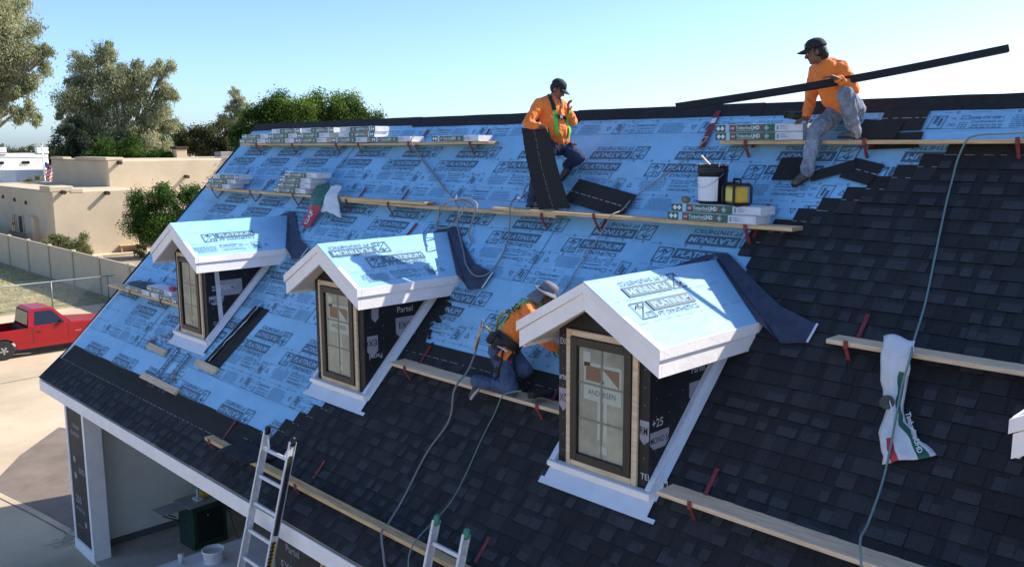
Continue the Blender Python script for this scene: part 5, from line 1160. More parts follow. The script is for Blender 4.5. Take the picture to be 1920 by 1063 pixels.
# nail guns
def nail_gun(M, label):
    t = thing('nail_gun', label, 'nail gun', M=M)
    b = MB(); b.tcap((0, 0, .05), .045, (0, 0, .17), .035); b.box(-.03, .03, -.05, .05, .10, .16); b.build('body', m('black'), t, M, smooth=False)
    b = MB(); b.tcap((.0, .04, .13), .022, (.0, .19, .12), .022); b.build('handle', m('belt'), t, M, smooth=True)
    b = MB(); b.lathe([(.065, -.03), (.07, -.025), (.07, .035), (.06, .045), (.01, .045)], 18, 0, Matrix.Translation((0, .10, .03)) @ Matrix.Rotation(1.3, 4, 'Y')); b.build('nail_magazine', m('rubber'), t, M, smooth=True)
    b = MB(); b.tcap((0, -.005, .0), .018, (0, 0, .05), .02); b.build('nose', m('steel'), t, M, smooth=True)
    b = MB(); b.ball((0, 0, .185), (.038, .038, .02)); b.build('cap', m('rubber'), t, M, smooth=True)
nail_gun(Matrix.Translation((10.62, 1.40, ZC + .065)) @ Matrix.Rotation(1.35, 4, 'Y') @ Matrix.Rotation(.6, 4, 'X'), 'black pneumatic nail gun on the plank beside the right dormer')
t_ = ZTR + 2 * (BH + .001) + .003
nail_gun(Matrix.Translation((12.06, ytr + .10, t_ + .06)) @ Matrix.Rotation(-1.45, 4, 'Y') @ Matrix.Rotation(.5, 4, 'X'), 'nail gun under the crouching worker hand on the upper right bundles')

# ------------------------------------------------------------------ ladders
def ladder(xl, xr, yb, yt, zt, n, label, cap, wt=.028, dp=.075, step=.30, braces=False):
    t = thing('ladder', label, 'ladder', ((xl + xr) / 2, yb, 0)); B = V((0, yb, .01)); T = V((0, yt, zt)); d = (T - B); L = d.length; d.normalize(); nrm = V((0, -d.z, d.y))
    for x in (xl, xr):
        b = MB(); a, c = B + V((x, 0, 0)), T + V((x, 0, 0)); b.bar(a, c, wt * .35, dp, nrm); b.bar(a + nrm * dp / 2, c + nrm * dp / 2, wt, .006, nrm); b.bar(a - nrm * dp / 2, c - nrm * dp / 2, wt, .006, nrm); b.build('rail', m('alu'), t)
        b = MB(); e = T + V((x, 0, 0)); b.tcap(e - d * .02, .03, e + d * .03, .024, 1.3, nrm); b.build('end_cap', m(cap), t, smooth=True)
    k = 0; s = L - .20
    while s > .1 and k < n:
        b = MB(); p = B + d * s; b.bar(p + V((xl + .014, 0, 0)), p + V((xr - .014, 0, 0)), .036, .032, nrm); b.build('rung', m('alu'), t, bevel=.004); s -= step; k += 1
    if braces:
        for x, sg in ((xl, 1), (xr, -1)):
            b = MB(); b.bar(B + d * (L - .05) + V((x + sg * .02, 0, 0)), B + d * (L - .19) + V((x + sg * .11, 0, 0)), .02, .014, nrm); b.build('corner_brace', m('alu'), t)
        b = MB(); a = B + d * (L - 1.0) + V((xr + .017, 0, 0)); b.bar(a, a + d * .85, .002, .05, nrm); b.build('warning_label', m('rubber'), t)
        b = MB(); a = B + d * (L - 1.42) + V((xr + .017, 0, 0)); b.bar(a, a + d * .36, .002, .05, nrm); b.build('brand_label', m('yellow'), t)
        b = MB(); pz = B + d * (L - 1.38) + nrm * .05
        for i in range(8): b.box(-.004, .004, -.02, .02, 0, .03, 0, Matrix.Translation(B + d * (L - 1.37 + i * .04) + V((xr + .0195, 0, 0))) @ Matrix.Rotation(.5, 4, 'X'))
        stuff(b.build('label_stripes', m('rubber'), t))
ladder(7.82, 8.36, -1.0, .10, 4.06, 12, 'tall scuffed aluminium ladder with black caps leaning on the eave', 'black', braces=True)
ladder(10.68, 11.08, -.95, .16, 3.90, 12, 'aluminium ladder with green rail caps at the bottom of the picture', 'greencap')

# ------------------------------------------------------------------ porch clutter
t = thing('machine_cabinet', 'dark green tool cabinet with yellow devices standing in the porch', 'cabinet', (1.75, 2.0, .05)); Mc = Matrix.Translation((1.62, 2.02, .052)) @ Matrix.Rotation(.08, 4, 'Z')
M_['cabgreen'] = mat('dark_green_cabinet_paint', (.018, .055, .035), .5, .2, 6)
b = MB(); b.box(-.26, .26, -.33, .33, 0, .80); b.build('body', m('cabgreen'), t, Mc, bevel=.012)
b = MB(); b.box(.262, .272, -.25, .25, .12, .70); b.build('door', mat('black_cabinet_door', (.012, .014, .013), .5), t, Mc, bevel=.003)
b = MB(); b.tcap((.275, -.05, .60), .014, (.283, -.05, .60), .012); b.build('door_knob', m('steel'), t, Mc)
b = MB(); b.box(-.28, .28, -.40, .36, .802, .83); b.build('top_plate', mat('grey_table_plate', (.30, .31, .31), .5, .15, 8), t, Mc, bevel=.004)
b = MB(); b.box(-.22, .20, -.86, -.402, .795, .82); b.build('side_table', mat('grey_extension_table', (.33, .34, .34), .5, .15, 8), t, Mc, bevel=.02)
for x in (-.18, .16):
    b = MB(); b.bar((x, -.82, .795), (x, -.42, .55), .03, .02); b.build('bracket', m('cabgreen'), t, Mc)
b = MB(); b.box(-.10, .05, .0, .17, .832, .92); b.box(-.06, .02, .03, .12, .92, .95); o = b.build('battery_charger', m('yellow'), None, Mc, bevel=.01); tag(o, 'yellow battery charger on the green cabinet top', 'charger')
b = MB(); b.box(-.05, .14, -.16, -.04, .832, .88); b.tcap((.04, -.10, .88), .02, (.04, -.10, 1.02), .018); o = b.build('drill', m('plasticgrey'), None, Mc, bevel=.006); tag(o, 'pale grey drill standing on the green cabinet top', 'drill')
b = MB(); b.tube(smooth_path([Mc @ V(q) for q in ((.04, -.1, 1.02), (.06, .02, 1.06), (.1, .14, .95), (.2, .25, .86), (.30, .36, .6), (.32, .40, .3), (.4, .45, .02), (.6, .3, .01))]), .007, 6); o = b.build('power_cord', m('rubber'), None, None, smooth=True); tag(o, 'black power cord hanging behind the green cabinet', 'cord')
# work table with cup, bucket, box
t = thing('work_table', 'white-topped work table under the porch eave', 'table', (4.5, 1.3, .05))
b = MB(); b.box(3.70, 5.9, .30, 2.0, .86, .90); b.build('table_top', mat('dusty_white_table_top', (.72, .73, .74), .6, .1, 4), t, bevel=.006)
for x in (3.8, 5.8):
    for y in (.4, 1.9): b = MB(); b.box(x - .03, x + .03, y - .03, y + .03, .05, .859); b.build('leg', m('alu'), t)
def pail(x, y, z, r, h, label, mt):
    t = thing('pail', label, 'pail', (x, y, z)); Mp = Matrix.Translation((x, y, z + .002))
    b = MB(); b.lathe([(r * .86, 0), (r * .9, .01), (r, h * .86), (r * 1.07, h * .87), (r * 1.07, h), (r * .98, h), (r * .96, h * .7), (r * .9, h * .68)], 28); b.build('body', m(mt), t, Mp, smooth=True)
    b = MB(); b.lathe([(r * .95, h * .72), (r * .5, h * .74), (.005, h * .745)], 24); b.build('contents', m('plasticgrey'), t, Mp)
    b = MB(); b.tube([(r * 1.08 * math.cos(a), r * 1.08 * math.sin(a), h * .8 - .1 * math.sin(math.pi * k / 10)) for k, a in enumerate([math.radians(-180 + 18 * q) for q in range(11)])], .003, 5); b.build('handle', m('steel'), t, Mp)
pail(4.16, 1.04, .90, .16, .20, 'white pail on the porch work table', 'white')
t = thing('drink_cup', 'white foam drink cup with red straw on the work table', 'cup', (3.86, .66, .90)); Mp = Matrix.Translation((3.86, .66, .902))
b = MB(); b.lathe([(.032, 0), (.045, .13), (.047, .132), (.047, .138), (.02, .142)], 20); b.build('body', m('paper'), t, Mp, smooth=True)
b = MB(); b.tube([(0, 0, .13), (.01, .012, .21)], .0045, 6); b.build('straw', m('gafred'), t, Mp)
b = MB(); b.box(-.2, .2, -.14, .14, 0, .012); b.box(-.2, -.195, -.14, .14, .012, .14); b.box(.195, .2, -.14, .14, .012, .12); b.box(-.195, .195, -.14, -.135, .012, .14); b.box(-.195, .195, .135, .14, .012, .13); o = b.build('cardboard_box', mat('brown_cardboard', (.24, .17, .10), .8, .15, 10), None, Matrix.Translation((2.75, .95, .055)) @ Matrix.Rotation(.5, 4, 'Z')); tag(o, 'open brown cardboard box on the porch floor', 'box')
# scraps of string and rubble by the pier
for k, (x, y) in enumerate(((-.25, .1), (-.5, .5))):
    b = MB(); rnd = random.Random(k); pts = [(x + rnd.uniform(-.35, .35), y + rnd.uniform(-.3, .3), .02 + rnd.uniform(0, .05)) for _ in range(9)]; b.tube(smooth_path(pts, 5), .008, 5); o = b.build('twine', m('ropew'), None, None, smooth=True); tag(o, ['tangled pale twine nearest the white porch pier', 'tangled pale twine further left of the porch pier'][k], 'twine')

# ------------------------------------------------------------------ pickup truck
M_['carred'] = mat('red_car_paint', (.30, .004, .008), .25, .08, 1.5, spec=.5)
def truck():
    t = thing('pickup_truck', 'red single-cab pickup truck parked on the driveway', 'truck', (-17.35, 4.6, 0)); x1, x0 = -16.5, -18.2
    # body: side section lofted over the width; Y runs to the front
    prof = [(1.95, .42), (1.95, .98), (4.18, .99), (4.22, 1.02), (5.55, 1.02), (5.72, 1.03), (7.0, .93), (7.28, .82), (7.32, .45), (7.1, .33), (6.9, .33)]
    def arch(c, r=.40): return [(c + r * math.cos(a), .34 + r * math.sin(a)) for a in [math.pi * k / 8 for k in range(9)]]
    low = arch(6.35) + [(5.85, .30), (3.95, .30)] + arch(3.42) + [(2.9, .33), (2.1, .36)]
    poly = prof + low; b = MB(); ins = [(-.055, .0), (0, .5), (.0, .5), (-.055, 1)]
    rows = []
    for x, s in ((x1 - .05, .985), (x1, 1.0), (x1 - .015, .997)): pass
    def row(x, zs): return [V((x, y, z if z < .6 else .6 + (z - .6) * zs)) for y, z in poly]
    R_ = [row(x1 - .06, 1.0), row(x1, .93), row(x1, .6), row(x0, .6), row(x0, .93), row(x0 + .06, 1.0)]
    R_ = [row(x1 - .07, 1.02), row(x1 - .01, .96), row(x0 + .01, .96), row(x0 + .07, 1.02)]
    n = len(poly); vs = [p for r in R_ for p in r]
    fs = [(i * n + k, i * n + (k + 1) % n, (i + 1) * n + (k + 1) % n, (i + 1) * n + k) for i in (0, 2) for k in range(n)]
    b.add(vs, fs)
    b.add(R_[1], (tuple(range(n)),)); b.add(R_[2], (tuple(range(n))[::-1],))
    # bonnet, cowl, tail and underside between the sides
    for k in list(range(4, 10)) + [n - 1]:
        b.quad(R_[0][k], R_[0][(k + 1) % n], R_[3][(k + 1) % n], R_[3][k])
    b.build('body', m('carred'), t)
    bd = MB(); bd.box(x0 + .08, x1 - .08, 1.98, 4.16, .55, .60); bd.box(x0 + .08, x1 - .08, 4.13, 4.17, .60, 1.0); bd.build('bed_liner', mat('black_bed_liner', (.03, .028, .03), .8), t)
    # cab: glasshouse with pillars and roof
    cab0 = [(4.22, 1.0), (5.62, 1.0), (5.12, 1.58), (4.95, 1.62), (4.45, 1.62), (4.30, 1.56)]
    b = MB(); lo = x1 - .04; hi = x1 - .20; z_in = lambda z: lo + (hi - lo) * max(0, min(1, (z - 1.0) / .6))
    A = [V((z_in(z), y, z)) for y, z in cab0]; Bq = [V((x0 + (x1 - z_in(z)), y, z)) for y, z in cab0]; nn = len(cab0)
    b.add(A + Bq, [(k, (k + 1) % nn, nn + (k + 1) % nn, nn + k) for k in range(2, 5)] + [tuple(range(nn)), tuple(range(nn, 2 * nn))[::-1]])
    b.build('cab', m('carred'), t)
    b = MB(); S = lambda y, z: V((z_in(z) + .006, y, z)); b.poly([S(4.42, 1.06), S(5.42, 1.06), S(5.05, 1.52), S(4.50, 1.53)]); b.build('side_window', m('darkglass'), t)
    b = MB(); b.quad(A[1] + V((-.06, .012, .03)), Bq[1] + V((.06, .012, .03)), Bq[2] + V((.05, .012, -.02)), A[2] + V((-.05, .012, -.02))); b.build('windscreen', mat('windscreen_glass', (.16, .19, .20), .05, .05, 3, spec=.6), t)
    b = MB(); b.quad(A[0] + V((-.08, -.006, .08)), Bq[0] + V((.08, -.006, .08)), Bq[5] + V((.05, -.006, -.05)), A[5] + V((-.05, -.006, -.05))); b.build('rear_window', mat('rear_glass', (.20, .18, .13), .05, .1, 3, spec=.6), t)
    b = MB(); b.box(x1 + .0, x1 + .10, 5.22, 5.32, 1.05, 1.18); b.build('wing_mirror', m('black'), t, bevel=.02)
    b = MB(); b.box(x1 - .004, x1 + .008, 4.48, 4.60, .82, .86); b.build('door_handle', m('black'), t)
    for y in (4.36, 5.50):
        b = MB(); b.box(x1 - .012, x1 - .0055, y - .006, y + .006, .42, .99); b.build('door_seam', m('rubber'), t)
    b = MB(); b.box(x1 - .012, x1 - .002, 2.9 + .95, 5.9, .52, .55); b.build('side_trim', m('carred'), t)
    b = MB(); b.box(x1 - .012, x1 - .004, 5.72, 5.92, .70, .72); b.build('side_badge', m('steel'), t)
    b = MB(); b.box(x0, x1, 7.30, 7.42, .40, .58); b.build('bumper', m('black'), t, bevel=.02)
    b = MB(); b.box(x0 + .05, x1 - .05, 1.86, 1.95, .42, .58); b.build('bumper', m('steel'), t, bevel=.02)
    for s in (x1 - .18, x0 + .18):
        b = MB(); b.box(s - .15, s + .15, 7.27, 7.31, .66, .80); b.build('headlight', m('glass'), t)
    for y in (3.42, 6.35):
        for x in (x1 - .01, x0 + .01):
            sg = 1 if x > -17 else -1
            Mw = Matrix.Translation((x - sg * .21 if sg > 0 else x, y, .335)) @ Matrix.Rotation(math.pi / 2, 4, 'Y')
            b = MB(); b.lathe([(.22, 0), (.31, .0), (.335, .03), (.335, .17), (.31, .20), (.22, .20)], 28); w = b.build('wheel', m('rubber'), t, Mw, smooth=False)
            b = MB(); zf = .195 if sg > 0 else .005; b.lathe([(.225, zf - sg * .02), (.22, zf), (.19, zf - sg * .03), (.05, zf - sg * .01), (.04, zf + sg * .01), (.002, zf + sg * .01)], 24, close=False)
            for q in range(5):
                a = q * 1.2566; b.bar((.05 * math.cos(a), .05 * math.sin(a), zf), (.205 * math.cos(a), .205 * math.sin(a), zf - sg * .01), .055, .02, V((0, 0, 1)))
            b.build('rim', m('steel'), w, Mw)
    for x in (x1 - .25,):
        for k in range(4):
            b = MB(); b.ball((x - .25 * k, 2.5 + .4 * k, .66 + .05 * (k % 2)), (.16, .2, .09)); b.build('cargo', [m('plasticgrey'), m('black'), m('rubber'), m('plastic')][k], t, smooth=True)
truck()

# ------------------------------------------------------------------ fences
M_['panel'] = mat('tan_precast_panel', (.56, .45, .31), .9, .06, 2, .15, 30); M_['post'] = mat('tan_precast_post', (.50, .40, .27), .9, .06, 2)
fence = thing('panel_fence', 'long tan precast panel wall with posts beyond the lawn', 'wall', (-40, 10.7, 0)); x = -62.6
while x < -10:
    b = MB(); b.box(x + .10, x + 3.72, 10.66, 10.76, 0, 1.84); b.build('fence_panel', m('panel'), fence, bevel=.01)
    b = MB(); b.box(x - .11, x + .095, 10.60, 10.82, 0, 1.90); b.build('fence_post', m('post'), fence, bevel=.01); x += 3.83
t = thing('chain_link_fence', 'grey chain-link fence behind the red pickup', 'fence', (-26, 6, 0)); M_['galv'] = mat('galvanised_wire', (.28, .28, .28), .5, .1, 8, metal=.4)
y = -2.0
while y < 10.7:
    b = MB(); b.tube([(-26, y, 0), (-26, y, 1.22)], .03, 8); b.build('fence_post', m('galv'), t, smooth=True); y += 2.45
b = MB(); b.tube([(-26, -3, 1.20), (-26, 10.55, 1.20)], .022, 7); b.build('top_rail', m('galv'), t, smooth=True)
b = MB(); s = -3.0; H = 1.16
while s < 10.5:
    for d in (1, -1):
        y0, y1 = s, s + d * H
        if -3 <= y1 <= 10.5: b.bar((-26, y0, .03), (-26, y1, .03 + H), .008, .008, V((1, 0, 0)))
    s += .11
stuff(b.build('wire_mesh', m('galv'), t))

# ------------------------------------------------------------------ neighbouring houses
M_['stuccob'] = mat('tan_stucco', (.56, .45, .31), .95, .13, .3, .1, 20); M_['stuccoo'] = mat('ochre_stucco', (.42, .29, .14), .95, .06, 1)
M_['stuccow'] = mat('white_stucco', (.78, .76, .73), .95, .04, 1); M_['dkwood'] = mat('dark_brown_timber', (.05, .03, .022), .8, .2, 6)
t = thing('neighbour_house', 'tan flat-roofed stucco house with log rafter ends behind the panel wall', 'house', (-50, 18, 0))
def blk(nm, x0, x1, y0, y1, z0, z1, mt='stuccob', par=None): b = MB(); b.box(x0, x1, y0, y1, z0, z1); return b.build(nm, m(mt), par or t, bevel=.12 if z1 - z0 > 1.5 else .04)
def viga(x, y, z): b = MB(); b.tube([(x - .2, y, z), (x + .5, y, z - .02)], .13, 10); b.build('rafter_end', m('dkwood'), t, smooth=False)
up_ = blk('upper_wall', -60, -48, 18.4, 33, 0, 6.25); blk('parapet_step', -54.4, -47.98, 18.35, 19.6, 6.2, 6.42, par=up_); blk('parapet_step', -60, -57, 18.35, 19, 6.2, 6.4, par=up_)
for (y, z) in ((19.2, 6.05), (24.0, 4.95), (29.2, 4.95)): viga(-48, y, z)
lf = blk('left_wing', -62, -44.6, 13.6, 19, 0, 4.38); blk('parapet_step', -46.6, -44.58, 13.55, 15.0, 4.3, 4.66, par=lf); blk('chimney_block', -49.2, -47.6, 13.2, 14.2, 0, 2.6, par=lf)
viga(-44.6, 14.3, 4.3); viga(-44.6, 17.0, 4.15)
for k, (y0, y1, h) in enumerate(((14.8, 15.6, 4.25),)): blk('parapet_step', -44.9, -44.57, y0, y1, 4.2, 4.5, par=lf)
mid_ = blk('middle_wing', -50, -44.9, 16.0, 27, 2.5, 3.75); blk('parapet_step', -45.4, -44.87, 17.8, 26.9, 3.6, 4.0, par=mid_)
blk('porch_wall', -50, -47.2, 19, 27, 0, 2.5, 'stuccoo'); blk('porch_beam', -45.2, -44.86, 15.4, 27, 2.36, 2.52, 'dkwood')
for y in (15.7, 19.4): blk('porch_post', -45.15, -44.95, y - .09, y + .09, 0, 2.36, 'dkwood')
blk('porch_slab', -50, -44.0, 15.2, 27, 0, .12, 'stuccob')
w = blk('window', -47.22, -47.14, 19.1, 20.7, 1.35, 2.15, 'dkwood'); b = MB()
for k in range(4):
    for j in range(2): b = MB(); b.box(-47.13, -47.11, 19.14 + .39 * k, 19.46 + .39 * k, 1.40 + .36 * j, 1.70 + .36 * j); b.build('pane', m('sticker'), w)
for x in (-53.5, -51.8):
    w = blk('window', x, x + .95, 13.52, 13.62, 1.2, 2.55, 'stuccob')
    for q in (.12, .52): b = MB(); b.box(x + q, x + q + .3, 13.49, 13.515, 1.3, 2.45); b.build('pane', m('darkglass'), w)
for (x, z) in ((-55.4, 3.5), (-52.6, 3.4), (-50, 3.3)): blk('vent', x, x + .25, 13.5, 13.62, z, z + .25, 'dkwood')
b = MB()
for k in range(14): b.tube([(-50.6 + .28 * k, 12.6, .1), (-50.6 + .28 * k, 12.6, 1.55)], .02, 5)
b.tube([(-50.7, 12.6, 1.55), (-46.8, 12.6, 1.55)], .03, 5); b.tube([(-50.7, 12.6, .2), (-46.8, 12.6, .2)], .025, 5); o = b.build('garden_gate', m('black'), None); tag(o, 'black iron garden gate at the corner of the tan house', 'gate')
ch = blk('chimney', -55.5, -54.6, 26.3, 27.2, 6, 6.95); blk('chimney_cap', -55.6, -54.5, 26.2, 27.3, 6.95, 7.15, 'dkwood', ch)
blk('roof_unit', -56, -54.8, 30.2, 32, 6.2, 6.7, 'galv'); blk('roof_unit', -56, -55, 33.0, 34, 6.2, 6.6, 'galv')
b = MB(); b.box(-.6, .6, -.3, .3, .42, .47); b.box(-.55, -.48, -.26, .26, 0, .42); b.box(.48, .55, -.26, .26, 0, .42); o = b.build('porch_bench', m('wood'), None, Matrix.Translation((-44.4, 18.2, .12)) @ Matrix.Rotation(1.4, 4, 'Z')); tag(o, 'small wooden bench on the tan house porch', 'bench')
t = thing('white_house', 'white adobe house with stepped parapets at the far left', 'house', (-80, 20, 0))
wa = blk('wall', -86, -76, 17.0, 23.0, 0, 6.6, 'stuccow', t); blk('parapet_step', -80, -75.9, 16.9, 19.4, 6.5, 7.15, 'stuccow', wa); blk('parapet_step', -76.6, -75.95, 22.0, 23.05, 6.5, 7.15, 'stuccow', wa)
blk('front_wing', -76, -71, 18.6, 24.0, 0, 5.1, 'stuccow', t); blk('side_wing', -74, -66, 22.6, 30, 0, 4.7, 'stuccow', t); blk('garden_wall', -71, -64, 20.6, 21.2, 0, 3.6, 'stuccow', t)
for y in (18.4, 20.6): blk('window_slot', -75.98, -75.86, y, y + .7, 5.6, 5.85, 'darkglass', t)
blk('window_slot', -70.98, -70.86, 19.2, 19.8, 2.6, 3.9, 'darkglass', t)
# dark pergola behind, flag, teal canopy
t = thing('pergola', 'dark timber pergola beside the white house', 'pergola', (-68, 23.5, 0))
blk('pergola_roof', -70, -66, 22.3, 26.5, 6.05, 6.3, 'dkwood', t)
for (x, y) in ((-66.2, 22.5), (-66.2, 26.2), (-69.8, 22.5), (-69.8, 26.2)): blk('post', x - .1, x + .1, y - .1, y + .1, 0, 6.05, 'dkwood', t)
t = thing('flag_pole', 'white flag pole with a striped flag before the white house', 'flag', (-62.6, 18.6, 0))
b = MB(); b.tube([(-62.6, 18.6, 0), (-62.6, 18.6, 7.35)], .06, 8); b.build('pole', m('white'), t, smooth=True); b = MB(); b.ball((-62.6, 18.6, 7.42), (.1, .1, .1)); b.build('finial', m('yellow'), t)
b = MB(); k = 9
for i in range(10):
    for j in range(k):
        y = lambda i, j: V((-62.55 + .10 * math.sin(j * 1.1 + i * .4), 18.66 + .085 * j * (1 - .03 * i), 5.95 - .15 * i - .03 * j))
        b.quad(y(i, j), y(i, j + 1), y(i + 1, j + 1), y(i + 1, j), mi=2 if (j < 4 and i < 3) else ((i + j // 2) % 2))
b.build('flag', [m('gafred'), m('paper'), mat('navy_cloth', (.02, .03, .12), .8)], t, smooth=True)
t = thing('teal_canopy', 'teal garden umbrella between the white and tan houses', 'umbrella', (-63.4, 20.3, 0))
b = MB(); b.lathe([(.80, 4.25), (.78, 4.36), (.5, 4.62), (.03, 4.84)], 8, 0, Matrix.Translation((-63.4, 20.3, 0))); b.build('canopy', mat('teal_canvas', (.10, .36, .36), .8), t); b = MB(); b.tube([(-63.4, 20.3, 0), (-63.4, 20.3, 4.8)], .03, 6); b.build('pole', m('white'), t)
# overhead wires far behind
for (z0, z1, l) in ((6.75, 6.55, 'upper dark utility wire behind the tan house'), (6.35, 6.1, 'lower dark utility wire behind the tan house')):
    b = MB(); b.tube([V((-75 + 3.2 * q, 16 + 3.4 * q, z0 + (z1 - z0) * q / 8 - .25 * math.sin(math.pi * q / 8))) for q in range(9)], .025, 5); o = b.build('utility_wire', m('black'), None); tag(o, l, 'wire')
t = thing('utility_pole', 'thin wooden utility pole between the far trees', 'pole', (-92, 20.4, 0)); b = MB(); b.tube([(-75, 16, 0), (-75, 16, 7.0)], .1, 7); b.build('pole', m('dkwood'), t); b = MB(); b.bar((-75, 15.2, 6.7), (-75, 16.8, 6.7), .1, .1); b.build('crossarm', m('dkwood'), t)

# ------------------------------------------------------------------ trees and shrubs
def leafmats(nm, cols):
    out = []
    for k, c in zip(('dark', 'mid', 'light'), cols):
        mt = mat('%s_leaves_%s' % (nm, k), c, .75, .2, .6, spec=.3); nt = mt.node_tree; bs = nt.nodes["Principled BSDF"]; src = bs.inputs["Base Color"].links[0].from_socket
        tr = nt.nodes.new("ShaderNodeBsdfTranslucent"); mx = nt.nodes.new("ShaderNodeMixShader"); mx.inputs[0].default_value = .45; nt.links.new(src, tr.inputs[0])
        nt.links.new(bs.outputs[0], mx.inputs[1]); nt.links.new(tr.outputs[0], mx.inputs[2]); nt.links.new(mx.outputs[0], nt.nodes["Material Output"].inputs[0]); out.append(mt)
    return out
LM = dict(euc=leafmats('grey_olive', ((.21, .235, .125), (.36, .375, .20), (.52, .50, .30))), ficus=leafmats('deep_green', ((.012, .035, .008), (.07, .135, .02), (.24, .31, .05))),
          mesq=leafmats('olive_green', ((.045, .060, .022), (.085, .10, .035), (.15, .15, .055))), citrus=leafmats('bright_green', ((.016, .050, .010), (.05, .12, .018), (.14, .22, .034))),
          pine=leafmats('blue_green', ((.035, .055, .032), (.06, .085, .05), (.10, .13, .07))), sage=leafmats('sage_green', ((.12, .14, .055), (.20, .22, .09), (.30, .30, .14))), lime=leafmats('lime_green', ((.08, .11, .03), (.14, .18, .05), (.2, .24, .08))))
M_['bark'] = mat('pale_grey_bark', (.30, .26, .21), .9, .3, 3, .4, 10); M_['barkd'] = mat('dark_bark', (.07, .05, .035), .9, .3, 3, .4, 10)
def tree(name, label, cat, x, y, clumps, trunk_h, r0, kind, leaf, per, bark='bark', seed=0, droop=0.0, stretch=1.0, group=None, lumps=5, spread=.5):
    """clumps: (dx, dy, z, rx, rz) ellipsoids that carry leaf faces; limbs run to each of them"""
    rnd = random.Random(seed); t = thing(name, label, cat, (x, y, 0), group)
    b = MB(); top = V((0, 0, trunk_h)); b.tube([(0, 0, -.1), (rnd.uniform(-.2, .2) * r0 * 3, 0, trunk_h * .5), top], [r0 * 1.25, r0, r0 * .8], 9)
    for (dx, dy, z, rx, rz) in clumps:
        e = V((dx, dy, z)); mid = top.lerp(e, .5) + V((rnd.uniform(-.2, .2), rnd.uniform(-.2, .2), .12)) * rx
        b.tube(smooth_path([top - V((0, 0, trunk_h * .15)), mid, e + V((0, 0, rz * .5))], 4), [r0 * .5 * (1 - q / 9.5) + .012 for q in range(9)], 6)
        for k in range(5):
            a = rnd.uniform(0, 6.28); q = e + V((math.cos(a) * rx * .75, math.sin(a) * rx * .75, rnd.uniform(-.5, .6) * rz)); b.tube([mid.lerp(e, .6), e.lerp(q, .5) + V((0, 0, .1 * rz)), q], [r0 * .16 + .01, r0 * .1 + .008, .006], 5)
    b.build('trunk', m(bark), t, Matrix.Translation((x, y, 0)), smooth=True)
    b = MB(); vs = []; fs = []; ms = []
    for (dx, dy, z, rx, rz) in clumps:
        n = int(per * rx * (rx + rz)); nsub = max(6, int(rx * rz * lumps)); subs = []
        for k in range(nsub):
            d = V((rnd.gauss(0, 1), rnd.gauss(0, 1), rnd.gauss(0, 1))).normalized(); q = rnd.uniform(.45, .98); subs.append((V((d.x * rx * q, d.y * rx * q, d.z * rz * q)), rnd.uniform(.22, .42), rnd.random()))
        for k in range(n):
            c, sr, tone = rnd.choice(subs); o = V((rnd.gauss(0, spread), rnd.gauss(0, spread), rnd.gauss(0, spread * .9))) * sr * min(rx, rz * 1.3)
            p = V((dx, dy, z)) + c + o; p.z -= droop * rnd.random() * leaf * 3
            s = leaf * rnd.uniform(.6, 1.4); u = V((rnd.gauss(0, 1), rnd.gauss(0, 1), rnd.gauss(0, 1) - droop * 1.5)).normalized(); w = u.cross(V((rnd.gauss(0, 1), rnd.gauss(0, 1), rnd.gauss(0, 1)))).normalized()
            base = len(vs); L = s * stretch; vs += [p - u * L * .5, p + w * s * .30, p + u * L * .5, p - w * s * .30]; fs.append((base, base + 1, base + 2, base + 3))
            f = .45 * tone + .55 * rnd.random(); ms.append(0 if f < .30 else 1 if f < .68 else 2)
    b.v = [tuple(v) for v in vs]; b.f = fs; b.m = ms
    b.build('crown', LM[kind], t, Matrix.Translation((x, y, 0)))
G = 'trees behind the houses'
tree('eucalyptus_tree', 'huge olive-grey eucalyptus cut off by the left picture edge', 'tree', -52.6, 10.9, [(1.7, 1.7, 17.5, 2.6, 2.6), (1.6, 1.6, 14.0, 2.6, 2.2), (2.0, 2.0, 11.6, 2.2, 1.6), (3.4, 3.4, 12.6, 1.5, 1.2), (2.4, 2.4, 15.4, 2.0, 1.6), (3.0, 3.0, 10.8, 1.2, .8), (3.3, 3.3, 9.6, 1.1, .8), (2.2, 2.2, 9.4, 1.3, .8), (4.2, 4.2, 13.2, .9, .8), (2.9, 2.9, 16.6, 1.2, 1.0), (-.5, -.6, 17.5, 2.6, 2.6), (.6, .6, 15.2, 2.2, 1.9), (-1.2, -1.2, 13.0, 2.8, 2.2), (1.0, 1.9, 12.2, 1.7, 1.4), (.2, -.3, 10.6, 2.2, 1.5), (1.4, 2.6, 14.4, .9, .8), (-.6, -1.6, 20.0, 2.4, 2.2), (.4, 1.5, 10.2, 1.3, .9), (-.4, -1.4, 9.2, 1.4, .9)], 7.5, .35, 'euc', .115, 860, seed=1, droop=.8, stretch=2.0, group=G)
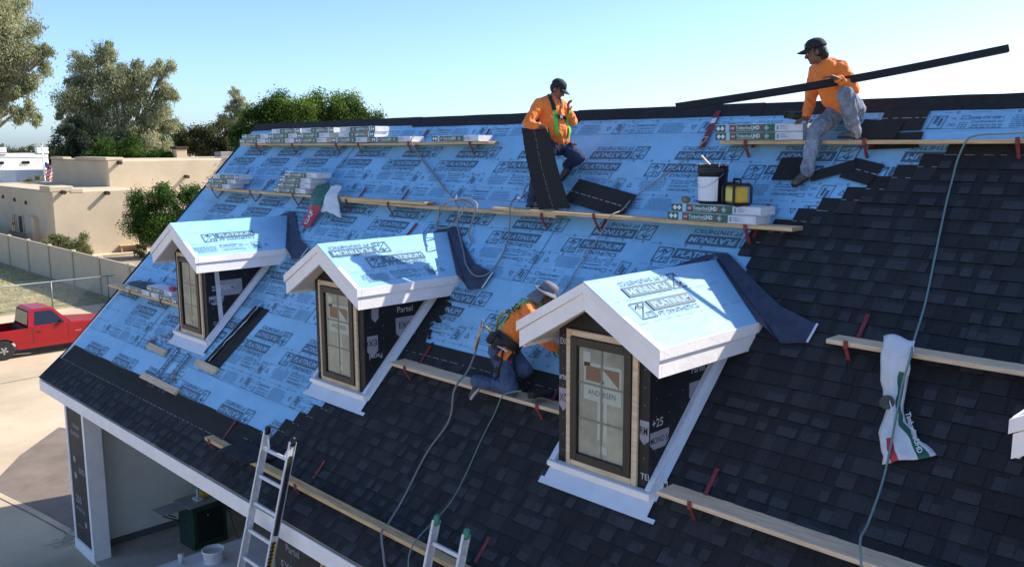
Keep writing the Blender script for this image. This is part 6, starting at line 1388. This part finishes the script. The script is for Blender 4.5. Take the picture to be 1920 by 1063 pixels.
tree('eucalyptus_tree', 'broad olive-grey eucalyptus with two crowns behind the tan house', 'tree', -68, 26.9, [(-1.2, -1.6, 14.4, 2.0, 1.9), (-2.0, -2.4, 11.8, 2.2, 1.9), (.3, .4, 12.2, 2.3, 2.0), (2.1, 2.3, 13.7, 1.6, 1.4), (3.0, 3.1, 12.4, 1.4, 1.2), (1.9, 2.2, 10.6, 1.9, 1.6), (-.6, -.8, 9.4, 2.6, 1.8), (1.6, 1.8, 8.2, 2.4, 1.6), (-2.6, -3.0, 9.2, 1.6, 1.4), (3.2, 3.3, 14.2, .9, .8), (-.4, -.5, 15.6, 1.1, 1.0), (-.2, -.2, 13.6, 1.6, 1.4), (1.0, 1.1, 12.4, 1.6, 1.4), (-2.6, -2.8, 12.6, 1.1, 1.0), (-3.0, -3.2, 10.4, 1.2, 1.1), (2.8, 2.9, 9.4, 1.5, 1.3), (.4, .4, 8.0, 2.2, 1.4)], 6.2, .38, 'euc', .125, 1050, seed=2, droop=.8, stretch=2.0, group=G)
tree('pine_tree', 'dark blue-green tree in the shade under the broad eucalyptus', 'tree', -67, 23.4, [(-1.2, -1.3, 7.4, 1.5, 1.6), (.2, .2, 7.2, 1.7, 1.6), (1.8, 1.9, 6.9, 1.7, 1.5), (-.8, -.8, 8.6, 1.1, .9)], 3.5, .25, 'pine', .14, 1000, 'barkd', seed=3, lumps=9, stretch=1.6, group=G)
tree('citrus_tree', 'left of three bright green round trees behind the tan parapet', 'tree', -58.5, 22.2, [(0, 0, 6.6, 1.1, 1.2), (.6, .6, 6.0, .9, .9), (-.6, -.6, 6.1, .9, .9)], 3.5, .15, 'citrus', .13, 1600, 'barkd', seed=4, lumps=20, spread=.6, group='round green trees behind the parapet')
tree('citrus_tree', 'tallest middle one of three bright green trees behind the tan parapet', 'tree', -57.5, 23.8, [(0, 0, 6.9, 1.0, 1.2), (.5, .5, 6.2, .9, .9), (-.5, -.5, 6.3, .8, .9)], 3.5, .15, 'citrus', .13, 1600, 'barkd', seed=5, lumps=20, spread=.6, group='round green trees behind the parapet')
tree('citrus_tree', 'right and lowest of three bright green trees behind the tan parapet', 'tree', -56.5, 25.6, [(0, 0, 6.3, .9, 1.0), (.6, .6, 6.0, .8, .8), (-.5, -.4, 5.9, .8, .8)], 3.5, .15, 'citrus', .13, 1600, 'barkd', seed=6, lumps=20, spread=.6, group='round green trees behind the parapet')
tree('mesquite_tree', 'olive mesquite tree right of the chimney', 'tree', -66.5, 34.2, [(-.6, -.6, 7.6, 2.0, 1.7), (1.2, 1.2, 8.3, 1.8, 1.5), (2.1, 2.2, 7.0, 1.6, 1.5), (-1.9, -2.0, 6.6, 1.5, 1.4), (.4, .4, 6.0, 2.4, 1.5)], 3.5, .28, 'mesq', .14, 1100, seed=7, lumps=9, droop=.4, stretch=1.5, group=G)
tree('acacia_tree', 'pale lime-green tree rising behind the olive mesquite', 'tree', -83.7, 38.3, [(-.8, -.8, 8.2, 1.7, 1.6), (1.0, 1.0, 8.0, 1.8, 1.5), (-2.2, -2.2, 6.9, 1.6, 1.4)], 4, .25, 'lime', .16, 800, seed=8, lumps=9, stretch=1.5, group=G)
tree('eucalyptus_tree', 'slim silvery eucalyptus standing alone left of the dark round trees', 'tree', -88.6, 48.8, [(-.9, -1.0, 11.0, 1.0, 1.1), (.3, .3, 13.4, 1.0, 1.2), (.9, .9, 11.8, 1.1, 1.1), (.1, .1, 10.2, 1.5, 1.1), (1.5, 1.5, 9.6, 1.0, .9), (.2, .2, 12.4, 1.1, 1.0), (-.4, -.4, 11.6, 1.0, 1.0), (.6, .6, 10.8, 1.2, 1.0), (-1.2, -1.2, 9.6, 1.0, .9), (0, 0, 14.2, .6, .7)], 8, .22, 'euc', .14, 620, seed=9, lumps=9, droop=.6, stretch=1.8, group=G)
LM['ficus2'] = LM['ficus']
tree('ficus_tree', 'dense dark green tree above the left end of the ridge', 'tree', -47.8, 32.2, [(-1.6, -1.6, 8.6, 1.4, 1.4), (-.3, -.3, 9.7, 1.7, 1.6), (1.0, 1.0, 9.3, 1.6, 1.6), (.2, .2, 8.1, 2.0, 1.5), (-2.3, -2.3, 7.6, 1.1, 1.1)], 5, .3, 'ficus', .15, 2300, 'barkd', seed=10, lumps=16, spread=.62, group='dense round trees behind the ridge')
tree('ficus_tree', 'dense dark green tree behind the ridge, right of its twin', 'tree', -46.4, 36.4, [(-1.2, -1.2, 9.6, 1.7, 1.8), (.5, .5, 9.7, 1.7, 1.6), (1.8, 1.8, 8.8, 1.3, 1.3), (.2, .2, 8.2, 2.2, 1.5), (2.6, 2.6, 8.1, .8, .9)], 5, .3, 'ficus', .15, 2300, 'barkd', seed=11, lumps=16, spread=.62, group='dense round trees behind the ridge')
tree('citrus_tree', 'large dark green citrus tree in the tan house garden', 'tree', -40.8, 18.6, [(-.5, -.6, 3.4, .95, 1.0), (.3, .4, 4.0, .95, .9), (.6, .6, 2.9, 1.1, 1.1), (-.6, -.7, 2.2, 1.1, 1.1), (.3, .2, 1.6, 1.2, 1.1)], 1.2, .15, 'citrus', .11, 2600, 'barkd', seed=12, lumps=26, spread=.62, group='garden trees by the tan house')
tree('citrus_tree', 'smaller citrus tree half hidden by the rake edge of the roof', 'tree', -40.0, 20.8, [(0, 0, 4.0, .9, .9), (.3, .3, 3.2, 1.0, 1.0), (-.2, -.2, 2.3, 1.0, 1.0)], 1.2, .15, 'citrus', .11, 2600, 'barkd', seed=13, lumps=26, spread=.62, group='garden trees by the tan house')
tree('sage_bush', 'round pale sage bush behind the panel wall', 'bush', -41.2, 13.4, [(-.6, -.5, 1.3, .9, .6), (.4, .3, 1.45, .9, .6), (-.1, 0, 1.0, 1.3, .7)], .4, .08, 'sage', .08, 2200, 'bark', seed=14, lumps=14, stretch=2.0)
tree('sage_bush', 'low sage bush near the porch bench', 'bush', -42.0, 17.6, [(0, 0, .4, .8, .4)], .2, .05, 'sage', .10, 800, 'bark', seed=15, stretch=2.0)
tree('oleander_bush', 'pale flowering bush before the white house', 'bush', -62.0, 17.6, [(-.3, -.3, 4.1, .9, .6), (.5, .5, 4.2, .8, .6), (0, 0, 3.4, 1.1, .8)], 2.2, .1, 'sage', .14, 420, 'bark', seed=16, stretch=1.8)
for k, (x, y, z, w, l) in enumerate(((-118, 26, 7.4, 2.4, 'far tree at the left horizon, cut by the picture edge'), (-116, 31, 7.0, 2.0, 'low far tree at the horizon left of the flag'), (-113, 35.5, 7.2, 2.4, 'far tree just right of the flag pole top'))):
    tree('far_tree', l, 'tree', x, y, [(-w * .5, -w * .5, z - 1.4, w * .8, 1.3), (w * .4, w * .4, z - 1.0, w * .8, 1.3), (0, 0, z - 2.4, w * 1.3, 1.6)], 3, .2, ['citrus', 'mesq', 'mesq'][k], .24, 240, seed=20 + k, group='far trees on the horizon')
for k, (x, y, h) in enumerate(((-98, 22.5, 7.6), (-95, 27.0, 7.4), (-92, 31.5, 8.0))):
    tree('mesquite_tree', ['leftmost olive tree behind the white house roof', 'middle olive tree behind the white house roof', 'olive tree behind the pergola near the broad eucalyptus'][k], 'tree', x, y, [(-1.4, -1.4, h - 1.6, 1.8, 1.3), (1.2, 1.2, h - 1.4, 1.8, 1.3), (0, 0, h - 2.6, 2.6, 1.6), (.2, .2, h - .9, 1.2, .8)], 3, .2, 'mesq', .17, 700, seed=40 + k, lumps=8, group='olive trees behind the white house')
# low dark belt of vegetation that closes the horizon beyond the houses
b = MB(); rnd = random.Random(31); ms = []
for k in range(30000):
    a = math.radians(rnd.uniform(55, 200)); d = rnd.uniform(150, 230); x, y = 16 + d * math.cos(a), -4 + d * math.sin(a); z = abs(rnd.gauss(0, 1)) * 1.7 * (1 + .5 * noise.noise(V((a * 14, 0, 0)))) + .2; s = rnd.uniform(.5, 1.1)
    u = V((rnd.gauss(0, 1), rnd.gauss(0, 1), rnd.gauss(0, 1))).normalized() * s; w = u.orthogonal().normalized() * s * .6; p = V((x, y, min(z, 7.2)))
    b.add([p - u, p + w, p + u, p - w], ((0, 1, 2, 3),), rnd.choice((0, 1, 1, 2)))
o = stuff(b.build('far_vegetation', LM['mesq'])); tag(o, 'low belt of far trees along the horizon', 'trees')
